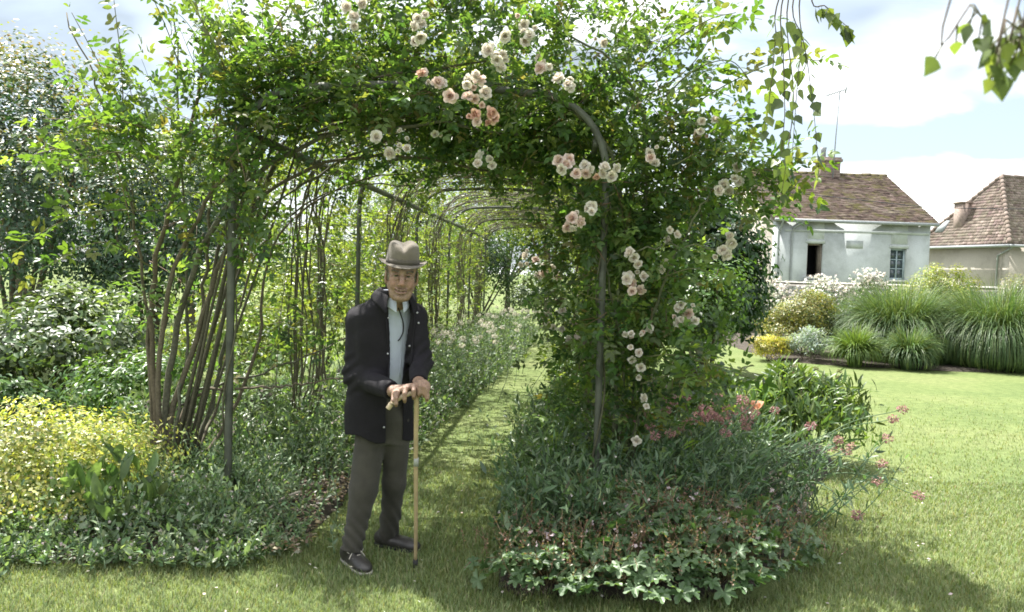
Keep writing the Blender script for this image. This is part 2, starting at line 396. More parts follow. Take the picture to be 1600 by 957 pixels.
def build_cottage():
    x0, x1, y0, y1 = 9.42, 14.95, 30.0, 38.4
    ez, rz, ym = 3.80, 5.95, 34.2
    t = empty('cottage', (12.2, 34.2, 0)); tag(t, 'pale rendered cottage with a mossy brown tiled roof behind the garden wall', 'house')
    # front wall with two real window openings
    wins = [(10.56, 11.14, 1.72, 2.92), (13.56, 14.14, 1.70, 2.82)]
    xs = sorted({x0, x1, *[w[0] for w in wins], *[w[1] for w in wins]})
    bx = Boxes(); th = .4
    for i in range(len(xs) - 1):
        a, b = xs[i], xs[i + 1]; w = [q for q in wins if abs(q[0] - a) < 1e-6]
        if w: bx.box((a, y0, 0), (b, y0 + th, w[0][2])).box((a, y0, w[0][3]), (b, y0 + th, ez))
        else: bx.box((a, y0, 0), (b, y0 + th, ez))
    wall = bx.build('front_wall', M_COTWALL, t)
    Boxes().poly([(x0, y0 + th, 0), (x0, y1, 0), (x0, y1, ez), (x0, ym, rz - .06), (x0, y0 + .001, ez), (x0, y0 + th, 0)] and
                 [(x0, y0 + th, 0), (x0, y1, 0), (x0, y1, ez), (x0, ym, rz - .1), (x0, y0 + th, ez + .1), (x0 + .4, y0 + th, 0), (x0 + .4, y1, 0), (x0 + .4, y1, ez), (x0 + .4, ym, rz - .1), (x0 + .4, y0 + th, ez + .1)],
                 [(0, 4, 3, 2, 1), (5, 6, 7, 8, 9), (0, 5, 9, 4), (4, 9, 8, 3), (3, 8, 7, 2), (2, 7, 6, 1)]).build('gable_wall', M_BARNWALL, t)
    Boxes().poly([(x1 - .4, y0 + th, 0), (x1 - .4, y1, 0), (x1 - .4, y1, ez), (x1 - .4, ym, rz - .1), (x1 - .4, y0 + th, ez + .1), (x1, y0 + th, 0), (x1, y1, 0), (x1, y1, ez), (x1, ym, rz - .1), (x1, y0 + th, ez + .1)],
                 [(0, 4, 3, 2, 1), (5, 6, 7, 8, 9), (0, 5, 9, 4), (4, 9, 8, 3), (3, 8, 7, 2), (2, 7, 6, 1)]).build('gable_wall', M_COTWALL, t)
    Boxes().box((x0 + .4, y1 - .4, 0), (x1 - .4, y1, ez)).build('back_wall', M_COTWALL, t)
    Boxes().box((x0 + .45, y0 + 1.2, 0), (x1 - .45, y0 + 1.3, 3.4)).build('room_shade_sheet', M_DARK, t)  # near-black sheet behind the windows, painted darkness of the unlit room
    # roof
    ov = .22; sl = (rz - ez) / (ym - y0); ze = ez - ov * sl + .06; xa, xb = x0 - .16, x1 + .14
    r = Boxes().poly([(xa, y0 - ov, ze), (xb, y0 - ov, ze), (xb, ym, rz), (xa, ym, rz), (xb, y1 + ov, ze), (xa, y1 + ov, ze),
                      (xa, y0 - ov, ze - .1), (xb, y0 - ov, ze - .1), (xb, ym, rz - .1), (xa, ym, rz - .1), (xb, y1 + ov, ze - .1), (xa, y1 + ov, ze - .1)],
                     [(0, 1, 2, 3), (3, 2, 4, 5), (7, 6, 9, 8), (8, 9, 11, 10), (0, 6, 7, 1), (4, 10, 11, 5), (1, 7, 8, 2), (2, 8, 10, 4), (6, 0, 3, 9), (9, 3, 5, 11)]).build('roof', M_WOODGREY, t)
    e = .012
    tiled_slope('tile_field', (xa - .03, y0 - ov - .05, ze + e - .01), (xb + .03, y0 - ov - .05, ze + e - .01), (xb + .03, ym, rz + e), (xa - .03, ym, rz + e), M_TILE, r, 3)
    rg = np.random.default_rng(5)
    ridge_me = None
    for k in range(18):                       # ridge tiles
        xk = xa + (xb - xa) * k / 18; L = (xb - xa) / 18
        if ridge_me is None:
            a = np.linspace(0, math.pi, 7); V = []; F = []
            for xx in (0, L * 1.08):
                for q in a: V.append((xx, math.cos(q) * .14, math.sin(q) * .11))
            F = [(i, i + 1, 8 + i, 7 + i) for i in range(6)] + [(6, 5, 4, 3, 2, 1, 0), (7, 8, 9, 10, 11, 12, 13)]
            ridge_me = faces_mesh('ridge_tile', np.array(V), F, np.ones((14, 3)) * .9); ridge_me.materials.append(M_TILE)
        o = put('ridge_tile', ridge_me, None, r); o.location = Vector(o.location) + Vector((xk, ym, rz - .03 + rg.normal(0, .012))); o.rotation_euler = (rg.normal(0, .03), rg.normal(0, .02), 0)
    # gutter and downpipes
    gl = np.array([[(xa, y0 - ov - .09, ze - .03), (12, y0 - ov - .09, ze - .045), (xb, y0 - ov - .09, ze - .06)]])
    put('gutter', tube_mesh('gutter', gl, .06, 8), M_ZINC, t)
    for xp in (9.50, 9.98):
        pl = spline([(xp + .35 if xp > 9.6 else xp + .05, y0 - ov - .09, ze - .06), (xp + .05, y0 - .12, ze - .28), (xp, y0 - .05, ze - .5), (xp, y0 - .05, 2.6), (xp, y0 - .05, .3)], 14)[None]
        put('downpipe', tube_mesh('downpipe', pl, .04, 7), M_ZINC, t)
    Boxes().box((x0 + .3, y0 - .035, 3.33), (x1 - .05, y0 - .002, 3.42)).build('cornice_band', M_COTWALL, t)
    Boxes().box((11.95, y0 - .015, 2.78), (12.55, y0 - .002, 3.06)).build('plaster_panel', M_COTWALL, t)
    # windows
    for i, (a, b, za, zb) in enumerate(wins):
        w = Boxes().box((a, y0 + .14, za), (a + .06, y0 + .2, zb)).box((b - .06, y0 + .14, za), (b, y0 + .2, zb)).box((a + .06, y0 + .14, zb - .06), (b - .06, y0 + .2, zb)).box((a + .06, y0 + .14, za), (b - .06, y0 + .2, za + .07)).build('window', M_WOODGREY if i == 0 else M_FRAME, t)
        tag(w, 'dark open window with one casement swung in' if i == 0 else 'pale blue grey window with six panes')
        Boxes().box((a - .06, y0 - .07, za - .09), (b + .06, y0 + .1, za - .003)).build('sill', M_STONE, w)
        Boxes().box((a - .05, y0 - .012, zb + .002), (b + .05, y0 + .02, zb + .14)).build('lintel', M_COTWALL, w)
        if i == 0:
            Boxes().box((b - .075, y0 + .22, za + .08), (b - .03, y0 + .62, zb - .08)).build('casement', M_WOODGREY, w)
            Boxes().box((10.4, y0 - .35, za - .22), (11.35, y0 - .08, za - .12)).build('window_shelf', M_STONE, w)
        else:
            xm = (a + b) / 2
            bz = [za + .07 + k * (zb - za - .13) / 3 for k in range(4)]
            Boxes().box((xm - .022, y0 + .15, za + .07), (xm + .022, y0 + .19, zb - .06)).build('mullion', M_FRAME, w)
            for k in (1, 2):
                Boxes().box((a + .06, y0 + .153, bz[k] - .015), (xm - .022, y0 + .187, bz[k] + .015)).box((xm + .022, y0 + .153, bz[k] - .015), (b - .06, y0 + .187, bz[k] + .015)).build('glazing_bar', M_FRAME, w)
            for k in range(3):
                for (p, q) in ((a + .06, xm - .022), (xm + .022, b - .06)):
                    Boxes().box((p, y0 + .166, bz[k] + .015), (q, y0 + .172, bz[k + 1] - .015)).build('pane', M_GLASS, w)
    # white pipe on the gable
    put('vent_pipe', tube_mesh('vent_pipe', np.array([[(8.2, 31.2, 2.86), (9.0, 31.0, 2.88), (9.44, 30.9, 2.88)]]), .05, 7), M_ZINC, t)
    # chimney of brick courses
    cxx, cyy = 12.72, 34.2
    rgc = np.random.default_rng(11)
    ch = Boxes().box((cxx - .40, cyy - .30, 5.3), (cxx + .40, cyy + .30, 6.42)).build('chimney', M_BRICK, t)
    bme = Boxes().box((0, 0, 0), (1, 1, 1)); bm = faces_mesh('brick', np.array(bme.v, float), bme.f); bm.materials.append(M_BRICK)
    for c in range(9):
        z = 5.46 + c * .108
        for k in range(4):
            L = .205; x = cxx - .415 + k * L + (0.0 if c % 2 == 0 else -.0)
            o = put('brick', bm, None, ch); d = rgc.uniform(.014, .03)
            o.location = Vector(o.location) + Vector((x + .006 + (.03 if c % 2 and k == 0 else 0), cyy - .30 - d, z)); o.scale = (L - .012, d + .004, .092)
    Boxes().box((cxx - .47, cyy - .37, 6.42), (cxx + .47, cyy + .37, 6.53)).box((cxx - .43, cyy - .33, 6.53), (cxx + .43, cyy + .33, 6.6)).build('chimney_cap', M_BRICK, ch)
    put('chimney_pot', tube_mesh('chimney_pot', np.array([[(cxx + .14, cyy, 6.58), (cxx + .14, cyy, 6.7), (cxx + .14, cyy, 6.86)]]), [[.13, .12, .10]], 10), M_BRICK, ch)
    put('chimney_pot', tube_mesh('chimney_pot', np.array([[(cxx - .2, cyy, 6.58), (cxx - .2, cyy, 6.9), (cxx - .2, cyy, 7.02)]]), [[.10, .10, .13]], 10), M_ZINC, ch)
    # television aerial on the chimney
    an = put('aerial_mast', tube_mesh('aerial_mast', np.array([[(cxx + .06, cyy - .42, 5.6), (cxx + .12, cyy - .42, 7.5), (cxx + .2, cyy - .42, 9.25)]]), .024, 6), M_ZINC, t)
    bl = [[(cxx - .35, cyy - .42, 9.02), (cxx + .1, cyy - .42, 9.18), (cxx + .45, cyy - .42, 9.30)]]
    put('boom', tube_mesh('boom', np.array(bl), .022, 5), M_ZINC, an)
    els = [[(cxx - .3 + .12 * k, cyy - .42 - s, 9.04 + .042 * k) for s in (-.22, 0, .22)] for k in range(7)]
    put('aerial_elements', tube_mesh('aerial_elements', np.array(els), .014, 4), M_ZINC, an)
    put('reflector', tube_mesh('reflector', np.array([[(cxx + .42, cyy - .42, 9.16), (cxx + .45, cyy - .42, 9.3), (cxx + .46, cyy - .42, 9.46)]]), .03, 5), M_ZINC, an)
build_cottage()

def build_barn():
    Co = np.array([22.6, 38.0, 0]); u = np.array([.977, .213, 0]); v = np.array([-.213, .977, 0])
    xf = lambda V: Co + V[:, 0:1] * u + V[:, 1:2] * v + V[:, 2:3] * np.array([0, 0, 1.0])
    X = lambda p: xf(np.array([p], float))[0]
    t = empty('hipped_house', (26, 41, 0)); tag(t, 'cream rendered house with a hipped brown roof at the right edge', 'house')
    ez, rz, W, Lh, ru = 3.6, 6.95, 5.8, 14.0, 2.0
    Boxes().box((0, 0, 0), (Lh, .45, ez)).build('front_wall', M_BARNWALL, t, xf)
    Boxes().box((0, .45, 0), (.45, W, ez)).build('side_wall', M_BARNWALL, t, xf)
    Boxes().box((.45, W - .45, 0), (Lh, W, ez)).build('back_wall', M_BARNWALL, t, xf)
    o = .3; A, B, C, D = (-o, -o, ez - .1), (-o, W + o, ez - .1), (Lh, -o, ez - .1), (Lh, W + o, ez - .1); E_, F_ = (ru, W / 2, rz), (Lh, W / 2, rz)
    r = Boxes().poly([A, B, C, D, E_, F_], [(0, 4, 1), (0, 2, 5, 4), (1, 4, 5, 3), (0, 1, 3, 2)]).build('roof', M_WOODGREY, t, xf)
    up = np.array([0, 0, .03])
    tiled_slope('tile_field', X(B) + up, X(A) + up, X(E_) + up, X(E_) + up, M_TILE2, r, 8, .18, .22)
    tiled_slope('tile_field', X(A) + up, X(C) + up, X(F_) + up, X(E_) + up, M_TILE2, r, 9, .18, .22)
    for (p, q) in ((A, E_), (E_, F_), (B, E_)):
        pp, qq = X(p), X(q); k = 16
        for i in range(k):
            a = pp + (qq - pp) * (i / k); b = pp + (qq - pp) * ((i + 1.1) / k)
            z = np.array([0, 0, .05])
            put('hip_tile' if q == E_ else 'ridge_tile', tube_mesh('hip_tile', np.array([[a + z * 1.2, (a + b) / 2 + z, b + z * .7]]), [[.12, .11, .10]], 7, (.95, .95, .95)), M_TILE2, r)
    put('gutter', tube_mesh('gutter', np.array([[X((-.38, W + .3, ez - .15)), X((-.38, 2.5, ez - .16)), X((-.38, -.36, ez - .17))]]), .07, 7), M_ZINC, t)
    put('gutter', tube_mesh('gutter', np.array([[X((-.36, -.38, ez - .17)), X((6, -.38, ez - .16)), X((Lh, -.38, ez - .15))]]), .07, 7), M_ZINC, t)
    put('downpipe', tube_mesh('downpipe', np.array([[X((-.1, -.3, ez - .2)), X((-.09, .6, ez - .6)), X((-.09, .62, .2))]]), .045, 7), M_ZINC, t)
    c = Boxes().box((.30, 3.45, 4.0), (.85, 4.0, 5.65)).build('chimney', M_BRICK, t, xf)
    Boxes().box((.25, 3.40, 5.65), (.90, 4.05, 5.74)).build('chimney_cap', M_BRICK, c, xf)
    # skylight on the hip
    def hip(vv, z): return -o + (ru + o) * (z - (ez - .1)) / (rz - ez + .1)
    S = [(hip(0, 4.25) - .07, 4.55, 4.27), (hip(0, 4.25) - .07, 5.1, 4.27), (hip(0, 4.85) - .07, 5.1, 4.87), (hip(0, 4.85) - .07, 4.55, 4.87)]
    S2 = [(p[0] + .1, p[1], p[2] - .02) for p in S]
    sk = Boxes().poly(S + S2, [(0, 3, 2, 1), (4, 5, 6, 7), (0, 1, 5, 4), (1, 2, 6, 5), (2, 3, 7, 6), (3, 0, 4, 7)]).build('skylight', M_ZINC, r, xf)
build_barn()

# ------------------------------------------------------------------ overhead wire
wp = [at(1085, 291, 27.5), at(1221, 300, 27.5), at(1309, 309, 27.5), at(1428, 322, 27.5), at(1480, 325, 27.5), at(1590, 327, 27.5), at(1760, 326, 27.5)]
tag(put('overhead_cable', tube_mesh('overhead_cable', spline(wp, 40)[None], .014, 5), plain_mat('cable', (.03, .03, .035), .6)),
    'thin dark overhead cable crossing in front of both tiled roofs', 'cable')

# ------------------------------------------------------------------ garden wall of rubble stones
def build_garden_wall():
    t = empty('garden_wall', (11, 24.5, 0)); tag(t, 'low grey rubble stone garden wall below the cottage windows', 'wall')
    rg = np.random.default_rng(21); xa, xb = 5.0, 19.5; top = 1.46
    Boxes().box((xa, 24.3, 0), (xb, 24.62, top)).build('mortar_core', plain_mat('old_mortar', (.30, .29, .27), .95, .25, 6), t)
    ms = [plain_mat('wall_stone', (.36, .355, .335), .95, .35, 5, bmp=.3), plain_mat('wall_stone_warm', (.42, .39, .34), .95, .3, 5, bmp=.3)]
    shapes = []
    for k in range(6):
        b = Boxes().box((0, 0, 0), (1, 1, 1)); V = np.array(b.v, float); V[V[:, 1] < .5] += rg.normal(0, .07, (4, 3)); me = faces_mesh('stone', V, b.f); me.materials.append(ms[k % 2]); shapes.append(me)
    z = .62
    while z < top - .1:
        h = rg.uniform(.16, .24); h = min(h, top - z)
        x = xa + rg.uniform(0, .2)
        while x < xb - .3:
            w = rg.uniform(.2, .48); o = put('stone', shapes[rg.integers(6)], None, t); d = rg.uniform(.04, .075)
            o.location = Vector(o.location) + Vector((x + .012, 24.3 - d, z + .01)); o.scale = (w - .024, d + .01, h - .022); x += w
        z += h
    x = xa
    while x < xb:
        w = rg.uniform(.5, .8); o = put('coping_stone', shapes[rg.integers(6)], None, t)
        o.location = Vector(o.location) + Vector((x, 24.2, top + .002)); o.scale = (w - .015, .5, rg.uniform(.07, .1)); x += w
build_garden_wall()
# ================================================================== vegetation helpers
TPL['petal'] = ([(0,0,0),(.3,.25,.06),(.5,.65,.14),(.26,.97,.1),(0,1.02,.04),(-.26,.97,.1),(-.5,.65,.14),(-.3,.25,.06),(0,.55,-.03)],
                [(0,1,8),(1,2,8),(2,3,8),(3,4,8),(4,5,8),(5,6,8),(6,7,8),(7,0,8)])
UP = np.array([0, 0, 1.0])

def palette(rg, n, cols, var=.16, weights=None):
    c = np.array(cols, float); i = rg.choice(len(c), n, p=weights)
    return np.clip(c[i] * (1 + rg.normal(0, var, (n, 1))) * (1 + rg.normal(0, .05, (n, 3))), .004, .95)

ROSE_COLS = [(.075, .135, .05), (.105, .175, .06), (.05, .10, .04), (.15, .21, .07), (.16, .15, .07)]
ROSE_W = [.30, .30, .14, .22, .04]

def grow(rg, O, D, L, m=8, droop=.5, wob=.06):
    """shoots as polylines (n,m,3)"""
    n = len(O); s = np.linspace(0, 1, m)[None, :, None] * np.asarray(L).reshape(-1, 1, 1)
    D = unit(D); w = rand_unit(rg, n)[:, None, :] * wob * np.sin(s / np.asarray(L).reshape(-1, 1, 1) * 4)
    A = O[:, None, :] + D[:, None, :] * s + w * np.asarray(L).reshape(-1, 1, 1)
    A[:, :, 2] -= np.asarray(droop).reshape(-1, 1) * (s[:, :, 0] ** 2)
    return A

def compound(rg, P, D, N, L, C, pairs=2):
    """pinnate leaves -> arrays of leaflets"""
    D = unit(D); S = unit(np.cross(D, N)); N = np.cross(S, D)
    P_, D_, N_, L_, C_ = [], [], [], [], []
    L = np.broadcast_to(np.asarray(L, float), (len(P),))[:, None]
    for k in range(pairs):
        f = .34 + .36 * k / max(1, pairs - 1) if pairs > 1 else .45
        for sg in (-1, 1):
            P_.append(P + D * L * f); d = D * .45 + S * sg * .9 + rg.normal(0, .14, D.shape); D_.append(d)
            N_.append(N + rg.normal(0, .3, N.shape)); L_.append(L[:, 0] * (.40 + .06 * k) * rg.uniform(.85, 1.1, len(P))); C_.append(C)
    P_.append(P + D * L * .74); D_.append(D + rg.normal(0, .12, D.shape)); N_.append(N + rg.normal(0, .25, N.shape)); L_.append(L[:, 0] * .5); C_.append(C)
    return np.vstack(P_), np.vstack(D_), np.vstack(N_), np.concatenate(L_), np.vstack(C_)

def leaf_nodes(rg, A, per=7, start=.12):
    """leaf stations along shoots: positions, directions, normals"""
    n, m, _ = A.shape; T = unit(np.gradient(A, axis=1))
    t = np.linspace(start, 1, per); f = t * (m - 1); i = np.minimum(f.astype(int), m - 2); u = (f - i)[None, :, None]
    P = A[:, i] * (1 - u) + A[:, i + 1] * u; TT = T[:, i]
    side = rand_unit(rg, n)[:, None, :]; side = unit(np.cross(TT, np.broadcast_to(side, TT.shape)))
    alt = np.where(np.arange(per) % 2 == 0, 1, -1)[None, :, None]
    D = unit(TT * .45 + side * alt * .8 + UP * .12 + rg.normal(0, .3, TT.shape))
    D[:, -1] = unit(TT[:, -1] + rg.normal(0, .15, (n, 3)))
    N = unit(UP * .8 + rg.normal(0, .5, D.shape) - D * .3)
    return P.reshape(-1, 3), D.reshape(-1, 3), N.reshape(-1, 3)

def compound_leaf_meshes(cols, seed, mat, pairs=2, shape='oval', ratio=.52):
    out = []
    for k, c in enumerate(cols):
        rg = np.random.default_rng(seed + k)
        P, D, N, L, C = compound(rg, np.zeros((1, 3)), np.array([[0, 1.0, -.06]]), np.array([[0, 0, 1.0]]), 1.0, np.array([c]), pairs)
        me = leaf_mesh('leaf', P, D, N, L, L * ratio, C, shape); me.materials.append(mat); out.append(me)
    return out
ROSE_LEAVES = compound_leaf_meshes([(.075, .135, .032), (.11, .18, .04), (.145, .205, .055), (.055, .11, .035), (.14, .155, .06), (.10, .16, .05)], 40, M_ROSE)

def leaf_objects(rg, meshes, P, D, N, L, parent, name='leaf'):
    D = unit(D); S = unit(np.cross(D, N)); N = np.cross(S, D)
    off = Vector((0, 0, 0)); p = parent
    while p is not None: off += p.location; p = p.parent
    for i in range(len(P)):
        o = bpy.data.objects.new(name, meshes[rg.integers(len(meshes))]); col.objects.link(o); o.parent = parent
        M = Matrix((tuple(S[i]), tuple(D[i]), tuple(N[i]))).transposed().to_4x4() @ Matrix.Scale(float(L[i]), 4)
        M.translation = Vector(P[i]) - off; o.matrix_local = M

# ------------------------------------------------------------------ rose blooms
def bloom_mesh(seed, outer, inner, stamens=False):
    rg = np.random.default_rng(seed); P, D, N, L, C = [], [], [], [], []
    rings = [(7, -12, .50, .05, 0), (8, 14, .52, .05, 0), (7, 36, .50, .05, .3), (7, 55, .46, .05, .5), (6, 70, .42, .05, .8), (5, 80, .38, .03, 1.0)]
    for j, (n, tilt, ln, r0, mixv) in enumerate(rings):
        for k in range(n):
            a = 2 * math.pi * (k + .5 * (j % 2)) / n + rg.normal(0, .25); tl = R(tilt + rg.normal(0, 14))
            o = np.array([math.cos(a), math.sin(a), 0])
            P.append(o * r0); D.append(o * math.cos(tl) + UP * math.sin(tl)); N.append(UP * math.cos(tl) - o * math.sin(tl)); L.append(ln * rg.uniform(.72, 1.18))
            C.append(np.array(outer) * (1 - mixv) + np.array(inner) * mixv)
    L = np.array(L)
    me = leaf_mesh('bloom', P, D, N, L, L * .95, np.clip(np.array(C) * (1 + rg.normal(0, .05, (len(C), 1))), 0, .92), 'petal')
    me.materials.append(M_PETAL); return me
BLOOM = {'white': [bloom_mesh(1, (.80, .785, .75), (.82, .77, .71)), bloom_mesh(2, (.82, .79, .765), (.80, .73, .68))],
         'blush': [bloom_mesh(3, (.80, .70, .67), (.77, .62, .57)), bloom_mesh(4, (.80, .68, .65), (.75, .58, .53))],
         'salmon': [bloom_mesh(5, (.76, .56, .48), (.70, .44, .36)), bloom_mesh(6, (.78, .58, .50), (.68, .43, .36))]}
M_BUD = plain_mat('rose_bud', (.5, .28, .2), .6)

def flower_cluster(rg, parent, items, Y, size=.068, facing=(0, -1, .25), spread=.07):
    """items: (px, py, colour) - a truss of blooms on a forked stalk"""
    pts = np.array([at(x + rg.normal(0, 3), y + rg.normal(0, 3), Y + rg.uniform(-spread, spread)) for x, y, c in items])
    root = pts.mean(0) + np.array([rg.uniform(-.05, .05), .16, -.02 + .1 * rg.random()])
    lines = [spline([root, root * .5 + p * .5 + np.array([0, .02, -.03]), p + np.array([0, .02, -.005])], 6) for p in pts]
    cl = put('flower_cluster', tube_mesh('flower_cluster', np.array(lines), .0025, 4, (.12, .17, .05)), M_STALK, parent)
    off = Vector((0, 0, 0)); p = cl
    while p is not None: off += p.location; p = p.parent
    for (x, y, c), q in zip(items, pts):
        me = BLOOM[c][rg.integers(2)]; o = bpy.data.objects.new('bloom', me); col.objects.link(o); o.parent = cl
        d = Vector(unit(np.array(facing) * .7 + rg.normal(0, .55, 3) + .8 * unit(q - root)))
        M = d.to_track_quat('Z', 'Y').to_matrix().to_4x4() @ Matrix.Rotation(rg.uniform(0, 6.3), 4, 'Z') @ Matrix.Scale(size * rg.choice([.5, .75, .92, 1.02, 1.12]) * rg.uniform(.92, 1.08), 4)
        M.translation = Vector(q) - off; o.matrix_local = M
    return cl

# ================================================================== arch frame
HW, HS, HT, HRAD = 1.16, 2.18, 2.66, .46
def hoop_profile(m=60):
    pts = [(-HW, z) for z in np.linspace(0, HS, 16)]
    for a in np.linspace(0, math.pi / 2, 9)[1:]: pts.append((-HW + HRAD - HRAD * math.cos(a), HS + (HT - HS) * math.sin(a)))
    for x in np.linspace(-HW + HRAD, HW - HRAD, 9)[1:-1]: pts.append((x, HT + .03 * (1 - (x / (HW - HRAD)) ** 2)))
    for a in np.linspace(math.pi / 2, 0, 9): pts.append((HW - HRAD + HRAD * math.cos(a), HS + (HT - HS) * math.sin(a)))
    pts += [(HW, z) for z in np.linspace(HS, 0, 16)[1:]]
    return np.array(pts)
PROF = hoop_profile()
_pl = np.concatenate([[0], np.cumsum(np.linalg.norm(np.diff(PROF, axis=0), axis=1))]); _pl /= _pl[-1]
def prof(s):
    x = np.interp(s, _pl, PROF[:, 0]); z = np.interp(s, _pl, PROF[:, 1])
    x2 = np.interp(np.minimum(s + .01, 1), _pl, PROF[:, 0]) - np.interp(np.maximum(s - .01, 0), _pl, PROF[:, 0])
    z2 = np.interp(np.minimum(s + .01, 1), _pl, PROF[:, 1]) - np.interp(np.maximum(s - .01, 0), _pl, PROF[:, 1])
    l = np.hypot(x2, z2) + 1e-9
    return x, z, -z2 / l, x2 / l        # outward normal
HOOPS = [5.2 + 3.13 * k for k in range(6)]
M_STEEL = plain_mat('grey_green_steel', (.075, .082, .062), .55, .4, 10, .4, bmp=.1)

def bar_mesh(name, line, w, t, wdir=(0, 1, 0)):
    """flat bar along a line; w across wdir, t across the other"""
    A = np.asarray(line, float); T = unit(np.gradient(A, axis=0)); W = np.array(wdir, float)
    W = unit(W[None] - T * (T @ W)[:, None]); B = np.cross(T, W)
    V = np.stack([A - W * w / 2 - B * t / 2, A + W * w / 2 - B * t / 2, A + W * w / 2 + B * t / 2, A - W * w / 2 + B * t / 2], 1).reshape(-1, 3)
    m = len(A); F = [(4 * i + k, 4 * i + (k + 1) % 4, 4 * i + 4 + (k + 1) % 4, 4 * i + 4 + k) for i in range(m - 1) for k in range(4)] + [(3, 2, 1, 0), tuple(4 * (m - 1) + k for k in range(4))]
    return faces_mesh(name, V, F)

def build_arch():
    t = empty('rose_arch', (cx_at(5.2), 5.2, 0)); tag(t, 'grey green metal tunnel of six flat topped hoops over the grass path', 'garden arch')
    for k, Y in enumerate(HOOPS):
        c = cx_at(Y); pr = [(c + x, Y, z) for x, z in PROF]
        i0 = 15; i1 = len(pr) - 16
        put('post', bar_mesh('post', pr[:i0 + 1], .035, .040), M_STEEL, t)
        put('post', bar_mesh('post', pr[i1:], .035, .040), M_STEEL, t)
        put('hoop', bar_mesh('hoop', pr[i0:i1 + 1], .04, .042), M_STEEL, t)
        # inner concentric rail of the hoop with ties
    for s in (.33, .67):
        x, z, nx, nz = prof(np.array([s])); ln = [(cx_at(Y) + x[0] - nx[0] * .03, Y, z[0] - nz[0] * .03) for Y in np.linspace(HOOPS[0], HOOPS[-1], 12)]
        put('rail', bar_mesh('rail', ln, .05, .03, (0, 0, 1)), M_STEEL, t)
build_arch()

# ================================================================== climbing roses
def cane_obj(parent, pts, r0, r1, C=(.16, .14, .085), m=28, name='cane', sides=7):
    rg = np.random.default_rng(int(abs(pts[0][0] * 1000)) + len(pts))
    A = spline(pts, m); A[1:-1] += rg.normal(0, .009, (m - 2, 3)) + .02 * np.sin(np.linspace(0, rg.uniform(5, 14), m))[1:-1, None] * rand_unit(rg, 1)
    return put(name, tube_mesh(name, A[None], np.linspace(r0, r1, m)[None], sides, C), M_BARK, parent)

def rose_foliage(rg, parent, O, D, L, per, lsize, droop=.35, shape='leaf5', n_single=0, cols=ROSE_COLS, w=ROSE_W, single_mask=None, twig_r=.0028):
    A = grow(rg, O, D, L, 8, droop)
    rr = np.linspace(twig_r, twig_r * .5, 8)[None] * np.ones((len(A), 1))
    tw = put('shoots', tube_mesh('shoots', A, rr, 4, palette(rg, len(A), [(.10, .14, .045), (.13, .12, .06), (.16, .10, .06)], .2)), M_STALK, parent); tw['kind'] = 'stuff'
    P, Dd, N = leaf_nodes(rg, A, per)
    keep = P[:, 2] > .03; P, Dd, N = P[keep], Dd[keep], N[keep]
    Ls = lsize * rg.uniform(.75, 1.2, len(P))
    if n_single:
        sc = single_mask(P) + rg.random(len(P)) * .2; pick = np.argsort(-sc)[:n_single]
        leaf_objects(rg, ROSE_LEAVES, P[pick], Dd[pick], N[pick], Ls[pick], parent)
        m = np.ones(len(P), bool); m[pick] = False; P, Dd, N, Ls = P[m], Dd[m], N[m], Ls[m]
    C = palette(rg, len(P), cols, .18, w)
    a = compound(rg, P, Dd, N, Ls, C)
    f = put('foliage', leaf_mesh('foliage', a[0], a[1], a[2], a[3], a[3] * .55, a[4], shape), M_ROSE, parent); f['kind'] = 'stuff'
    return f

def blob_shoots(rg, blobs):
    O, D, L = [], [], []
    for (px, py, Y, rx, ry, rz, n, dv, l0, l1) in blobs:
        c = at(px, py, Y); q = rand_unit(rg, n) * (rg.random((n, 1)) ** .4)
        O.append(c + q * np.array([rx, ry, rz])); D.append(unit(np.array(dv) + q * .6 + rg.normal(0, .45, (n, 3)))); L.append(rg.uniform(l0, l1, n))
    return np.vstack(O), np.vstack(D), np.concatenate(L)

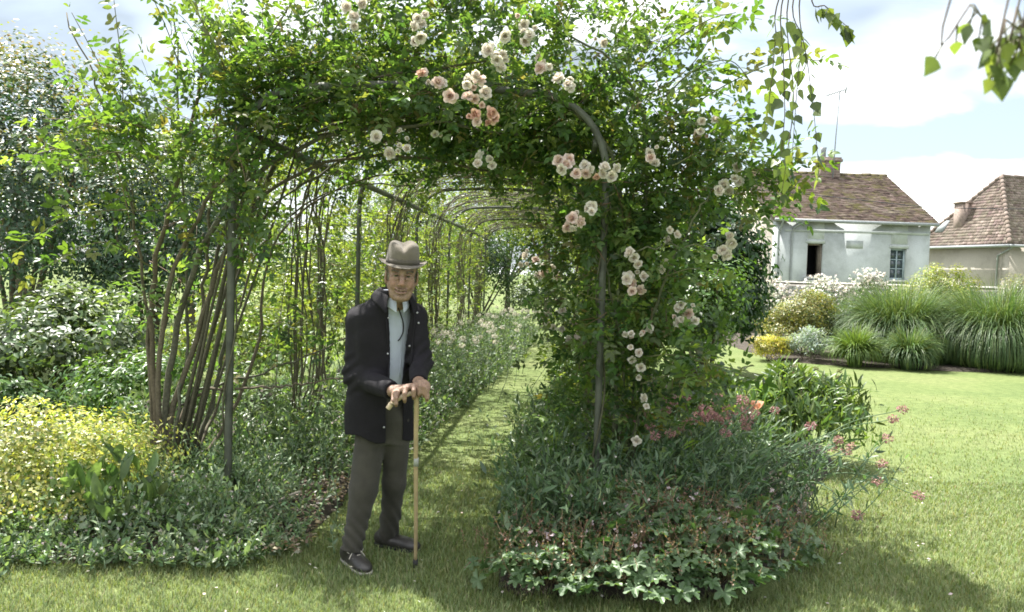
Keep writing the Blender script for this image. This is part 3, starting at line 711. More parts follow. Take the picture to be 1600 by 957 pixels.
# ---- front left rose: old canes rising outside the left post and bending over the hoop
def front_left_rose():
    rg = np.random.default_rng(101)
    t = empty('climbing_rose', ground_at(252, 765)); tag(t, 'climbing rose with thick bare canes outside the left front post', 'rose', 'roses trained over the arch')
    Y = 5.75
    base = lambda dx: ground_at(252 + dx, 762)
    cs = [
     ([base(-8), at(240, 640, Y), at(234, 520, Y), at(246, 430, Y), at(268, 330, Y - .1), at(296, 200, Y - .2), at(318, 60, Y - .3)], .026, .010),
     ([base(0), at(258, 620, Y), at(282, 480, Y), at(345, 340, Y - .2), at(430, 255, Y - .3), at(540, 205, Y - .35), at(690, 192, Y - .35), at(820, 210, Y - .3)], .027, .008),
     ([base(8), at(272, 640, Y), at(300, 540, Y), at(344, 410, Y), at(402, 312, Y - .05), at(520, 250, Y), at(640, 244, Y), at(780, 270, Y + .1)], .024, .007),
     ([base(22), at(302, 620, Y + .1), at(318, 480, Y + .1), at(332, 330, Y), at(340, 190, Y - .1), at(326, 40, Y - .1)], .018, .006),
     ([base(30), at(330, 640, Y + .2), at(352, 540, Y + .2), at(374, 420, Y + .2), at(424, 330, Y + .2), at(505, 268, Y + .2), at(610, 215, Y + .1), at(730, 160, Y)], .018, .006),
     ([base(42), at(366, 640, Y + .3), at(402, 530, Y + .3), at(412, 440, Y + .3), at(452, 350, Y + .35), at(545, 288, Y + .4), at(680, 262, Y + .4)], .015, .005),
     ([base(-4), at(250, 600, Y - .1), at(262, 460, Y - .15), at(300, 350, Y - .2), at(362, 262, Y - .3), at(460, 180, Y - .4), at(600, 120, Y - .45), at(760, 96, Y - .4)], .020, .006),
     ([base(4), at(262, 660, Y), at(330, 602, Y + .2), at(420, 582, Y + .4), at(500, 545, Y + .6), at(570, 515, Y + .8)], .012, .005),
     ([base(16), at(300, 625, Y + .1), at(400, 606, Y + .2), at(470, 600, Y + .3), at(540, 590, Y + .4)], .012, .005),
     ([base(12), at(286, 600, Y), at(292, 460, Y + .2), at(286, 300, Y + .2), at(278, 150, Y + .1), at(270, 20, Y)], .013, .005),
     ([base(-10), at(232, 560, Y), at(222, 400, Y - .1), at(200, 300, Y - .2), at(170, 210, Y - .3), at(148, 120, Y - .3), at(104, 20, Y - .3)], .013, .004),
     ([base(36), at(345, 610, Y + .4), at(372, 480, Y + .5), at(430, 360, Y + .6), at(520, 300, Y + .7), at(640, 290, Y + .8)], .013, .005),
    ]
    for pts, r0, r1 in cs: cane_obj(t, pts, r0, r1, (.115 * rg.uniform(.85, 1.15), .108, .078))
    for j in range(8):                       # thinner canes led over the hoops
        Ys = rg.uniform(5.35, 6.2); ye = Ys + rg.uniform(.2, 2.2); pts = [base(rg.uniform(-6, 44))]; s1_ = rg.uniform(.62, .93); oo = rg.uniform(-.10, .06)
        for q in np.linspace(.30, s1_, 8):
            x, z, nx, nz = prof(np.array([q])); w_ = (q - .30) / (s1_ - .30); yy = Ys + (ye - Ys) * w_; pts.append((cx_at(yy) + x[0] + nx[0] * oo + rg.normal(0, .06), yy + rg.normal(0, .06), z[0] + nz[0] * oo + rg.normal(0, .05)))
        cane_obj(t, pts, rg.uniform(.009, .015), .004, (.085, .08, .055), 34, sides=6)
    # long whips against the sky
    whips = [([at(210, 330, 5.5), at(195, 190, 5.4), at(160, 110, 5.3), at(112, 20, 5.2)], 12), ([at(196, 260, 5.4), at(190, 110, 5.3), at(178, 0, 5.2)], 10),
             ([at(290, 140, 5.3), at(266, 60, 5.2), at(236, -10, 5.1)], 10), ([at(352, 110, 5.1), at(335, 70, 5.0), at(290, -10, 4.9)], 10),
             ([at(262, 300, 5.2), at(200, 240, 5.0), at(130, 250, 4.9), at(70, 250, 4.8)], 14), ([at(255, 330, 5.3), at(160, 330, 5.0), at(90, 350, 4.8), at(20, 395, 4.7)], 18),
             ([at(250, 250, 5.3), at(190, 205, 5.2), at(120, 200, 5.1), at(72, 250, 5.0)], 16), ([at(330, 60, 5.1), at(310, 20, 5.0), at(300, -40, 5.0)], 8),
             ([at(240, 420, 5.4), at(170, 380, 5.1), at(110, 395, 4.9), at(60, 425, 4.8)], 12), ([at(420, 60, 5.0), at(452, 10, 4.9), at(470, -40, 4.8)], 8)]
    for pts, k in whips:
        A = spline(pts, 20); put('cane', tube_mesh('cane', A[None], np.linspace(.005, .0022, 20)[None], 5, (.12, .12, .06)), M_BARK, t)
        P, D, N = leaf_nodes(rg, A[None], k, .2); leaf_objects(rg, ROSE_LEAVES, P, D, N, .12 * rg.uniform(.8, 1.25, len(P)), t)
    blobs = [(365, 175, 5.25, .2, .25, .22, 44, (0, -.2, .4), .25, .55), (260, 220, 5.5, .28, .25, .26, 23, (-.4, -.2, .3), .25, .55), (190, 250, 5.4, .22, .25, .3, 16, (-.6, -.2, .1), .25, .55),
             (300, 290, 5.7, .35, .25, .3, 16, (-.2, -.3, .1), .2, .5), (420, 105, 5.4, .3, .3, .2, 21, (0, -.2, .6), .25, .55), (510, 70, 5.45, .35, .25, .2, 19, (0, -.2, .5), .25, .55),
             (440, 150, 5.35, .3, .25, .14, 40, (-.1, -.3, 0), .2, .5), (530, 150, 5.65, .35, .25, .16, 44, (0, -.3, -.1), .2, .4), (500, 20, 5.5, .4, .3, .2, 16, (0, 0, .6), .25, .5),
             (350, 70, 5.5, .22, .25, .2, 12, (0, -.1, .5), .2, .45), (170, 190, 5.4, .2, .2, .2, 8, (-.4, 0, .6), .3, .6), (610, 90, 5.45, .35, .28, .2, 21, (0, -.3, .3), .2, .5),
             (260, 420, 6.0, .3, .3, .4, 8, (-.3, -.2, .1), .2, .5), (330, 480, 6.1, .35, .3, .4, 10, (.1, -.2, .1), .2, .5), (440, 430, 6.4, .4, .4, .4, 14, (.1, -.2, .1), .2, .5),
             (560, 240, 6.2, .3, .3, .15, 8, (0, -.2, -.2), .2, .4), (620, 20, 5.5, .4, .3, .2, 14, (0, -.1, .6), .25, .5), (420, 560, 6.4, .4, .3, .3, 10, (.1, -.2, .2), .2, .5), (560, 142, 5.14, .2, .08, .08, 16, (0, -.2, -.2), .12, .3), (372, 300, 5.16, .05, .06, .3, 16, (0, -.2, 0), .12, .3)]
    O, D, L = blob_shoots(rg, blobs)
    rose_foliage(rg, t, O, D, L, 8, .115, .35, 'leaf5', 90, single_mask=lambda P: -P[:, 1])
    trusses = [([(583, 212, 'white'), (628, 206, 'white'), (640, 214, 'white'), (626, 224, 'white'), (612, 238, 'white'), (632, 236, 'white'), (620, 240, 'white')], 4.95, .062),
               ([(545, 16, 'white'), (565, 8, 'white'), (555, 28, 'white'), (572, 2, 'white'), (548, 40, 'white')], 4.85, .06),
               ([(680, 211, 'white'), (694, 217, 'white'), (640, 160, 'white'), (632, 158, 'blush')], 5.1, .045)]
    for it, Yc, sz in trusses: flower_cluster(rg, t, it, Yc, sz)

# ---- front right rose: dense on the right post, flowers all over it
def front_right_rose():
    rg = np.random.default_rng(202)
    b0 = np.array([.70, 5.45, 0.0])
    t = empty('climbing_rose', b0); tag(t, 'densely leaved climbing rose full of pale blooms on the right front post', 'rose', 'roses trained over the arch')
    cs = [([b0, at(962, 640, 5.5), at(968, 480, 5.5), at(975, 340, 5.4), at(940, 220, 5.3), at(840, 150, 5.3), at(700, 120, 5.3)], .022, .006),
          ([b0 + (.05, .05, 0), at(985, 620, 5.5), at(1000, 470, 5.5), at(1015, 330, 5.4), at(1010, 200, 5.3), at(960, 110, 5.2), at(880, 50, 5.2)], .02, .006),
          ([b0 + (-.04, .1, 0), at(940, 640, 5.6), at(935, 480, 5.6), at(930, 350, 5.7), at(880, 270, 5.7), at(780, 235, 5.7), at(660, 230, 5.8)], .017, .005),
          ([b0 + (.08, -.03, 0), at(1000, 600, 5.3), at(1040, 440, 5.1), at(1090, 330, 5.0), at(1150, 265, 5.0)], .014, .004),
          ([b0 + (.02, .02, 0), at(972, 560, 5.3), at(950, 420, 5.2), at(985, 400, 5.1), at(1040, 380, 5.0), at(1120, 390, 4.9)], .01, .004),
          ([b0 + (.0, .2, 0), at(955, 560, 6.0), at(950, 380, 6.1), at(900, 260, 6.1), at(780, 205, 6.1), at(650, 205, 6.0)], .014, .005)]
    for pts, r0, r1 in cs: cane_obj(t, pts, r0, r1, (.11, .12, .07))
    whips = [([at(1020, 210, 5.0), at(1075, 170, 4.8), at(1140, 130, 4.7), at(1220, 95, 4.6), at(1285, 95, 4.5)], 18), ([at(1000, 110, 5.0), at(1060, 60, 4.8), at(1110, 30, 4.7), at(1150, 20, 4.7)], 14),
             ([at(1010, 150, 5.0), at(1060, 120, 4.8), at(1090, 90, 4.8), at(1110, 60, 4.8)], 12), ([at(1050, 260, 5.0), at(1110, 235, 4.9), at(1180, 265, 4.8), at(1215, 300, 4.8)], 14),
             ([at(1030, 190, 5.0), at(1080, 175, 4.9), at(1110, 190, 4.9), at(1130, 225, 4.9)], 10), ([at(1000, 560, 5.1), at(1050, 555, 4.9), at(1110, 570, 4.8), at(1170, 590, 4.8)], 14),
             ([at(1000, 600, 5.1), at(1060, 585, 5.0), at(1120, 600, 4.9)], 10), ([at(960, 60, 5.0), at(1000, 10, 4.9), at(1040, -30, 4.8)], 8), ([at(880, 40, 5.0), at(900, -10, 4.9), at(915, -50, 4.9)], 6),
             ([at(1020, 440, 5.1), at(1080, 420, 4.9), at(1115, 430, 4.9)], 8), ([at(1040, 150, 4.9), at(1085, 110, 4.7), at(1140, 95, 4.7), at(1175, 130, 4.7)], 12)]
    for pts, k in whips:
        A = spline(pts, 20); put('cane', tube_mesh('cane', A[None], np.linspace(.005, .0022, 20)[None], 5, (.12, .13, .06)), M_BARK, t)
        P, D, N = leaf_nodes(rg, A[None], k, .2); leaf_objects(rg, ROSE_LEAVES, P, D, N, .125 * rg.uniform(.8, 1.25, len(P)), t)
    blobs = [(700, 75, 5.45, .35, .28, .22, 23, (0, -.3, .3), .2, .5), (800, 75, 5.45, .35, .28, .25, 24, (0, -.3, .3), .2, .5), (900, 85, 5.45, .35, .28, .25, 26, (.1, -.3, .3), .2, .5),
             (1000, 140, 5.4, .26, .3, .26, 30, (.4, -.3, .2), .2, .5), (1050, 215, 5.3, .22, .3, .28, 22, (.5, -.2, 0), .2, .5), (720, 10, 5.5, .45, .3, .2, 13, (0, 0, .6), .25, .5),
             (880, 10, 5.5, .45, .3, .2, 14, (0, 0, .6), .25, .5), (660, 175, 5.7, .35, .25, .12, 40, (0, -.1, -.3), .15, .4), (770, 185, 5.7, .35, .3, .14, 56, (0, -.1, -.3), .15, .4),
             (870, 185, 5.7, .3, .3, .16, 60, (0, -.1, -.3), .15, .4), (945, 200, 5.7, .22, .25, .22, 50, (.1, -.1, -.2), .15, .4), (1010, 290, 5.4, .2, .3, .25, 40, (.3, -.3, -.1), .2, .45),
             (1085, 280, 5.2, .22, .25, .16, 26, (.5, -.2, 0), .2, .5), (1150, 280, 5.0, .2, .25, .15, 16, (.5, -.2, .1), .2, .4), (990, 380, 5.45, .17, .25, .28, 44, (.1, -.3, -.1), .15, .28),
             (1030, 370, 5.3, .12, .2, .2, 8, (.4, -.2, -.1), .15, .3), (990, 480, 5.45, .17, .25, .28, 40, (.1, -.3, -.1), .15, .28), (1030, 470, 5.2, .12, .2, .2, 10, (.4, -.2, -.1), .2, .4),
             (990, 570, 5.45, .18, .25, .25, 32, (.1, -.3, 0), .15, .28), (1060, 570, 5.2, .25, .25, .1, 16, (.4, -.2, 0), .2, .45), (905, 400, 6.0, .13, .3, .4, 34, (-.2, -.2, 0), .15, .35),
             (900, 560, 6.0, .13, .3, .35, 30, (-.2, -.2, 0), .15, .35), (940, 660, 5.6, .2, .2, .2, 18, (0, -.3, .2), .15, .35), (860, 240, 6.0, .35, .3, .10, 21, (0, -.1, -.5), .15, .35), (760, 235, 6.1, .4, .3, .1, 18, (0, -.1, -.4), .15, .35),
             (1020, 60, 5.4, .26, .25, .2, 8, (.3, 0, .5), .25, .5), (830, 140, 5.12, .2, .08, .08, 14, (0, -.2, -.2), .12, .3), (700, 146, 5.14, .2, .08, .06, 12, (0, -.2, -.2), .12, .3), (960, 300, 5.14, .06, .06, .25, 14, (0, -.2, -.2), .12, .28), (945, 470, 5.14, .06, .06, .25, 10, (0, -.2, 0), .12, .28)]
    O, D, L = blob_shoots(rg, blobs)
    rose_foliage(rg, t, O, D, L, 8, .115, .35, 'leaf5', 90, single_mask=lambda P: -P[:, 1])
    W, B, S = 'white', 'blush', 'salmon'
    trusses = [([(735, 124, W), (752, 128, B), (742, 142, B), (727, 133, W), (754, 142, W), (738, 118, W)], 4.72, .066), ([(709, 154, B), (742, 158, B), (732, 152, B)], 4.75, .07),
               ([(750, 176, S), (766, 172, S), (738, 184, S), (758, 190, S), (746, 192, B), (768, 184, S), (752, 165, B)], 4.72, .07), ([(655, 122, S), (670, 124, W), (683, 133, B), (690, 125, W), (664, 116, B)], 4.8, .062),
               ([(652, 28, W), (660, 42, W), (655, 56, W), (662, 62, W), (650, 68, W), (647, 44, W), (664, 32, W)], 4.8, .062), ([(770, 68, W), (782, 88, W), (792, 56, W), (777, 82, W), (772, 94, W), (788, 98, W), (764, 80, W), (780, 104, W)], 4.8, .062),
               ([(800, 48, W), (815, 36, W), (828, 56, W), (820, 66, W), (806, 30, B), (834, 44, W), (812, 54, W)], 4.85, .058), ([(880, 124, W), (889, 140, W), (884, 132, W), (892, 128, W), (852, 100, B), (858, 106, W)], 4.78, .06),
               ([(740, 257, W), (752, 246, W), (765, 259, W), (760, 248, W)], 5.0, .062), ([(874, 248, B), (884, 260, B), (878, 264, W), (892, 252, B), (904, 268, B), (912, 258, W), (922, 262, W), (916, 272, B)], 4.82, .062),
               ([(938, 275, S), (935, 266, W), (950, 272, W), (962, 266, W), (956, 276, W), (944, 264, W)], 4.8, .058), ([(895, 345, B), (905, 336, W), (914, 327, W), (925, 322, W), (888, 352, B), (908, 348, B), (900, 354, W), (921, 332, W)], 4.85, .06),
               ([(984, 394, W), (990, 402, W), (977, 430, W), (996, 424, W), (1002, 432, W), (988, 444, B), (998, 450, B), (984, 455, B), (978, 440, W), (1000, 412, W)], 4.95, .06), ([(1136, 374, W), (1126, 390, W), (1134, 398, W), (1122, 402, W), (1138, 384, W)], 4.85, .062),
               ([(1058, 482, W), (1072, 492, B), (1064, 500, W), (1082, 488, W), (1076, 504, W), (1054, 494, B), (1068, 478, W), (1084, 498, W), (1060, 508, W)], 5.0, .05), ([(985, 518, W), (998, 514, B), (1010, 512, W), (992, 526, B), (978, 524, W), (1004, 522, W)], 5.0, .052),
               ([(985, 545, W), (996, 552, W), (1004, 580, W), (998, 590, W), (990, 560, W)], 5.0, .05), ([(1050, 360, W), (1044, 370, W), (1056, 366, W), (1040, 412, W), (1034, 420, W)], 5.0, .05), ([(1030, 218, W), (1028, 228, W), (1018, 245, W), (1024, 250, W), (1012, 252, B)], 4.9, .05),
               ([(1148, 262, W), (1150, 276, W), (1154, 290, W), (1132, 288, W), (1124, 296, W), (1138, 296, W)], 4.85, .058), ([(1088, 196, W), (1100, 190, W), (1112, 200, W), (1096, 208, W), (1106, 212, B), (1118, 190, W), (1084, 212, B)], 4.9, .045),
               ([(992, 688, W), (988, 694, W)], 4.9, .05), ([(1008, 622, W), (1006, 632, W)], 5.0, .05), ([(888, 470, B), (882, 488, W), (895, 500, B), (890, 520, W), (898, 524, B), (880, 512, W)], 5.9, .055), ([(838, 86, B), (846, 96, W), (930, 60, W), (940, 66, W)], 4.9, .05)]
    for it, Yc, sz in trusses: flower_cluster(rg, t, it, Yc, sz)
front_left_rose(); front_right_rose()
for rose, sd, ph in (('climbing_rose', -1, .4), ('climbing_rose.001', 1, 2.0)):      # a thin cane wound round each front post
    tt = np.linspace(0, 1, 60); a = tt * 11 + ph; xx = cx_at(5.2) + sd * HW
    put('cane', tube_mesh('cane', np.c_[xx + np.cos(a) * .036, 5.2 + np.sin(a) * .036, .05 + tt * 2.1][None], np.linspace(.008, .004, 60)[None], 5, (.09, .09, .055)), M_BARK, bpy.data.objects[rose])

# ---- roses along the rest of the tunnel, one each side of each bay
ORD = ['second', 'third', 'fourth', 'fifth', 'far']
def tunnel_rose(k, side):
    rg = np.random.default_rng(300 + 10 * k + (side > 0))
    Y0 = HOOPS[k] + .5; Y1 = HOOPS[k] + 3.6
    b = np.array([cx_at(Y0 + 1) + side * 1.28, Y0 + 1.2, 0]); sd = 'left' if side < 0 else 'right'
    t = empty('climbing_rose', b)
    lab = ['first bay behind the person', 'second bay of the tunnel', 'third bay of the tunnel', 'fourth bay of the tunnel', 'farthest bay of the tunnel'][k]
    tag(t, f'climbing rose on the {sd} side of the {lab}', 'rose', 'roses trained over the arch')
    for j in range(15):
        Yb = b[1] + rg.uniform(-.3, .3); dy = rg.uniform(-1.3, 1.3); pts = [(b[0] + rg.uniform(-.12, .12), Yb, 0)]
        smax = rg.uniform(.5, .96)
        for s in np.linspace(.08, smax, 7):
            x, z, nx, nz = prof(np.array([s if side < 0 else 1 - s])); o = rg.uniform(-.08, .08)
            pts.append((cx_at(Yb) + x[0] + nx[0] * o, Yb + (s / smax) * dy + rg.normal(0, .05), z[0] + nz[0] * o))
        cane_obj(t, pts, rg.uniform(.006, .012), .003, (.12, .11, .075), 24, sides=5)
    n = [500, 480, 260, 360, 400][k]
    s = rg.beta(2.2, 1.3, n) * .56 + .02
    if k == 0 and side < 0: s = np.where(rg.random(n) < .7, rg.uniform(.29, .57, n), s)
    if side > 0: s = np.where(rg.random(n) < .35, rg.uniform(.06, .3, n), s)
    if k in (2,): s = np.where((s > .30) & (rg.random(n) < .7), rg.uniform(.05, .3, n), s)
    Y = rg.uniform(Y0, Y1, n); x, z, nx, nz = prof(s if side < 0 else 1 - s); o = rg.uniform(-.03, .30, n)
    O = np.c_[cx_at(Y) + x + nx * o, Y, z + nz * o]
    D = np.c_[nx * rg.uniform(-.4, 1, n), rg.normal(0, .5, n), nz * rg.uniform(.1, 1, n) + .2] + rg.normal(0, .3, (n, 3))
    rose_foliage(rg, t, O, D, rg.uniform(.25, .6, n), 7, .11, .4, 'leaf5' if k == 0 else 'diamond',
                 cols=[(.10, .15, .05), (.14, .19, .06), (.07, .115, .04), (.19, .23, .08)], w=[.35, .35, .12, .18])
    return t
TR = {}
for k in range(5):
    for side in (-1, 1): TR[k, side] = tunnel_rose(k, side)
rg = np.random.default_rng(77)
W, B = 'white', 'blush'
flower_cluster(rg, TR[2, 1], [(820, 402, W), (828, 410, W), (838, 404, B), (832, 418, W), (846, 414, W), (854, 424, B), (842, 428, W), (866, 420, W), (876, 432, B), (824, 392, W), (858, 436, W), (812, 412, W)], 12.0, .11, spread=.3)
flower_cluster(rg, TR[1, 1], [(852, 468, W), (860, 484, W), (856, 500, W), (866, 512, W), (862, 474, W), (870, 496, W)], 9.5, .075, spread=.3)
# ================================================================== shrubs
def crown(rg, n, c, r, clumps=26, low=-.35):
    """leaf stations of a lumpy crown: positions, outward normals, clump number"""
    d = rand_unit(rg, clumps * 3); d = d[d[:, 2] > low][:clumps]; k = len(d)
    cc = d * rg.uniform(.55, .92, (k, 1)); cr = rg.uniform(.22, .42, k)
    i = rg.integers(k, size=n); q = rand_unit(rg, n) * (rg.random((n, 1)) ** .42)
    p = cc[i] + q * cr[i][:, None]
    inner = rg.random(n) < .12; p[inner] = rand_unit(rg, inner.sum()) * rg.uniform(.2, .7, (inner.sum(), 1))
    N = unit(q * .7 + unit(p) * .6 + UP * .45 + rg.normal(0, .35, (n, 3)))
    return np.array(c) + p * np.array(r), N, i

def shrub(name, label, cat, x, y, rx, ry, h, n, ll, cols, mat=None, shape='diamond', ratio=.5, w=None, z0=.0, seed=0, clumps=26, group=None, var=.16, droop=.25, flowers=None, bare=.0, stems=7, cl_var=.2):
    rg = np.random.default_rng(1000 + seed); mat = mat or M_SHRUB
    t = empty(name, (x, y, 0)); tag(t, label, cat, group)
    c = np.array([x, y, z0 + bare + (h - bare - z0) * .48]); r = (rx, ry, (h - bare - z0) * .52)
    P, N, i = crown(rg, n, c, r, clumps)
    keep = P[:, 2] > .02; P, N, i = P[keep], N[keep], i[keep]; n = len(P)
    D = unit(np.cross(N, rand_unit(rg, n)) + UP * -droop + N * .25)
    C = palette(rg, n, cols, var, w) * (1 + rg.normal(0, cl_var, 200).clip(-.5, .6)[i % 200])[:, None]
    L = ll * rg.uniform(.7, 1.25, n)
    f = put('foliage', leaf_mesh('foliage', P, D, N, L, L * ratio, np.clip(C, .004, .9), shape), mat, t); f['kind'] = 'stuff'
    # stems
    k = stems; e = c + unit(rg.normal(0, 1, (k, 3)) + (0, 0, .8)) * np.array(r) * .75; b = np.array([x, y, 0]) + rg.normal(0, .06, (k, 3)) * (1, 1, 0)
    m = b * .5 + e * .5 + rg.normal(0, .06, (k, 3)); A = np.stack([spline([b[j], m[j], e[j]], 10) for j in range(k)])
    rad = max(.008, .012 * h)
    if cat == 'tree':
        f.name = 'crown'; fork = np.array([x, y, z0 + max(bare, .25 * h)])
        put('trunk', tube_mesh('trunk', spline([(x, y, 0), fork * (1, 1, .5) + (.04, 0, 0), fork, fork + (0, 0, .2 * h)], 12)[None], np.linspace(rad * 2.2, rad, 12)[None], 8, (.10, .085, .06)), M_BARK, t)
        A = np.stack([spline([fork, (fork + e[j]) / 2 + (0, 0, .05 * h), e[j]], 10) for j in range(k)])
    for j in range(k): put('limb' if cat == 'tree' else 'stem', tube_mesh('limb' if cat == 'tree' else 'stem', A[j:j + 1], np.linspace(rad, rad * .3, 10)[None], 6, (.10, .085, .06)), M_BARK, t)
    if flowers:
        fn, fs, fc, up = flowers; j = rg.choice(n, fn * 6); j = j[np.argsort(-(P[j, 2] - P[j, 1] * .3 + rg.normal(0, up, len(j))))][:fn]
        Pf = P[j] + N[j] * .03; a = []
        for m_ in range(5):
            v = rand_unit(rg, fn); a.append((Pf, unit(N[j] * .5 + v), unit(N[j] + v * .3)))
        PP = np.vstack([q[0] for q in a]); DD = np.vstack([q[1] for q in a]); NN = np.vstack([q[2] for q in a])
        put('blossom', leaf_mesh('blossom', PP, DD, NN, fs, fs * .9, palette(rg, len(PP), fc, .05), 'diamond'), M_PETAL, t)['kind'] = 'stuff'
    return t

G_DARK = [(.028, .065, .025), (.04, .085, .03), (.055, .10, .04)]
G_GREY = [(.10, .145, .09), (.13, .175, .12), (.075, .115, .07)]
G_MID = [(.07, .13, .035), (.09, .16, .04), (.055, .105, .03)]
G_LIME = [(.19, .245, .06), (.23, .28, .07), (.14, .20, .06)]
G_GOLD = [(.38, .39, .13), (.48, .48, .22), (.28, .33, .11), (.14, .21, .07)]
# left background
shrub('dark_shrub', 'tall dark glossy evergreen shrub at the far left', 'shrub', -6.9, 11.5, 1.6, 1.3, 4.35, 15000, .075, [(.035, .075, .04), (.05, .095, .05), (.025, .06, .03)], M_GLOSS, 'diamond', .5, seed=1, clumps=50, stems=5)
shrub('dark_shrub', 'dark evergreen shrub left of the bare rose canes', 'shrub', -4.9, 11.4, 1.2, 1.1, 3.5, 11000, .075, [(.035, .08, .04), (.05, .095, .05), (.028, .065, .03)], M_GLOSS, 'diamond', .5, seed=2, clumps=40, stems=5)
shrub('copper_tree', 'copper tinted tree crown above the tall dark shrub', 'tree', -8.6, 14.5, 2.0, 1.8, 5.3, 9000, .09, [(.20, .15, .08), (.16, .17, .07), (.12, .15, .06)], M_SHRUB, 'diamond', .6, seed=3, clumps=36, bare=1.5)
shrub('green_tree', 'pale green loose tree beyond the rose tunnel, on its left', 'tree', -7.0, 18, 2.2, 2.0, 4.6, 9000, .10, G_LIME, M_SHRUB, 'diamond', .6, seed=4, clumps=34, bare=1.4)
shrub('leafy_bush', 'broad bush with pale shining leaves at the left edge', 'bush', -4.35, 7.9, 1.15, .95, 1.28, 8000, .075, [(.08, .125, .06), (.11, .155, .075), (.055, .09, .04)], M_SHRUB, 'leaf5', .48, seed=5, clumps=34)
shrub('leafy_bush', 'light green bush behind the bare rose canes', 'bush', -3.0, 9.2, .9, .8, 1.7, 5500, .07, G_LIME, M_SHRUB, 'leaf5', .5, seed=6, clumps=26)
shrub('leafy_bush', 'yellow green bush seen between the canes and the person', 'bush', -2.7, 12.0, 1.0, .9, 2.3, 5500, .075, G_LIME, M_SHRUB, 'diamond', .55, seed=7, clumps=28)
shrub('leafy_bush', 'dark green bush low behind the yellow variegated mound', 'bush', -4.3, 6.5, .8, .55, .72, 4500, .07, G_DARK + G_MID, M_GLOSS, 'leaf5', .5, seed=8)
shrub('leafy_bush', 'fresh green bush left of the thick rose canes', 'bush', -3.1, 7.0, .65, .55, .85, 4000, .06, [(.08, .16, .05), (.11, .19, .06)], M_SHRUB, 'lance', .35, seed=9)
shrub('variegated_bush', 'yellow variegated mound of small leaves at the lower left', 'bush', -2.95, 4.98, .90, .74, .66, 17000, .034, G_GOLD, M_SHRUB, 'diamond', .5, w=[.3, .22, .28, .2], seed=10, clumps=44, droop=0, z0=-.1)
# behind and beside the tunnel
shrub('dark_shrub', 'dark green shrub at the end of the tunnel', 'shrub', -1.0, 24.5, 1.2, 1.0, 3.4, 7000, .09, G_DARK, M_SHRUB, seed=11, clumps=34)
shrub('leafy_bush', 'grey green bush closing the end of the grass path', 'bush', .9, 23.6, 1.1, .8, 1.9, 5000, .08, G_GREY, M_SHRUB, seed=12)
shrub('green_tree', 'light green tree over the far end of the tunnel', 'tree', 1.2, 29, 2.6, 2.0, 5.5, 8000, .12, G_LIME, M_SHRUB, 'diamond', .6, seed=13, bare=1.2, clumps=36)
shrub('dark_shrub', 'mid green shrub right of the far tunnel end', 'shrub', 3.4, 23.5, 1.5, 1.2, 3.2, 7000, .09, G_MID, M_SHRUB, seed=14, clumps=36)
shrub('green_tree', 'green tree behind the left side of the tunnel', 'tree', -2.6, 23, 1.8, 1.5, 4.4, 8000, .10, G_MID + G_LIME, M_SHRUB, 'diamond', .6, seed=15, bare=.6, clumps=36)
shrub('dark_shrub', 'large dark glossy shrub between the rose and the cottage', 'shrub', 3.12, 13.4, .98, .9, 3.0, 11000, .12, [(.025, .065, .024), (.035, .08, .03), (.018, .05, .018)], M_SHRUB, 'leaf5', .45, seed=16, clumps=44, droop=.5)
shrub('leafy_bush', 'mid green bush behind the right flank of the rose', 'bush', 2.6, 12.0, .85, .8, 2.1, 5500, .08, G_MID, M_SHRUB, 'leaf5', .5, seed=17)
# border before the garden wall
shrub('gold_bush', 'rounded golden green bush left of the tall grasses', 'bush', 6.05, 17.3, .85, .75, 1.38, 13000, .055, [(.19, .195, .06), (.25, .23, .08), (.11, .15, .045)], seed=20, clumps=36)
shrub('gold_plant', 'small bright golden plant at the lawn edge', 'plant', 4.95, 15.9, .5, .4, .5, 2600, .06, [(.50, .42, .07), (.42, .38, .08), (.3, .32, .07)], M_HERB, 'lance', .3, seed=21)
shrub('silver_plant', 'silvery blue plant beside the small golden one', 'plant', 5.72, 16.0, .5, .42, .66, 3000, .07, [(.36, .42, .42), (.28, .34, .33), (.22, .28, .24)], M_HERB, 'lance', .25, seed=22, droop=-.4)
shrub('grey_bush', 'grey green bush left of the tall grasses', 'bush', 7.0, 17.6, .75, .7, 1.2, 5000, .055, G_GREY, seed=23)
for k, (x, y, r_, h_, lb) in enumerate([(6.3, 20.0, .7, 1.62, 'white flowering rose bush below the dark cottage window'), (7.6, 20.2, .75, 1.68, 'white flowering rose bush in the middle below the cottage wall'), (8.75, 20.0, .8, 1.85, 'tallest white flowering rose bush below the paned window'), (10.9, 20.5, .6, 1.55, 'white flowering rose bush right of the yellow green bush')]):
    shrub('white_rose_bush', lb, 'rose bush', x, y, r_, .6, h_, 4200, .055, G_GREY + G_MID, seed=30 + k, group='white rose bushes along the wall', flowers=(190, .055, [(.82, .80, .78), (.78, .75, .74)], .12))
shrub('lime_bush', 'domed yellow green bush above the tall grasses', 'bush', 9.75, 19.0, 1.0, .8, 2.0, 15000, .065, [(.20, .24, .05), (.26, .27, .06), (.13, .18, .04)], seed=35, clumps=40)
shrub('grey_bush', 'grey green bush at the right edge before the house', 'bush', 11.9, 19.2, 1.0, .8, 1.8, 12000, .055, [(.17, .19, .10), (.13, .155, .08), (.22, .21, .13)], seed=36)
shrub('lime_bush', 'small lime bush squeezed behind the two tall grasses', 'bush', 9.0, 18.0, .8, .6, 1.25, 4000, .055, G_LIME, seed=37)
for k, (x, y, h_, lb) in enumerate([(24.5, 62, 8.6, 'far tree rising between the two houses'), (29.5, 70, 9.2, 'far tree half hidden behind the hipped roof')]):
    shrub('far_tree', lb, 'tree', x, y, 3.0, 2.5, h_, 5000, .3, G_MID, seed=40 + k, bare=2, clumps=30)
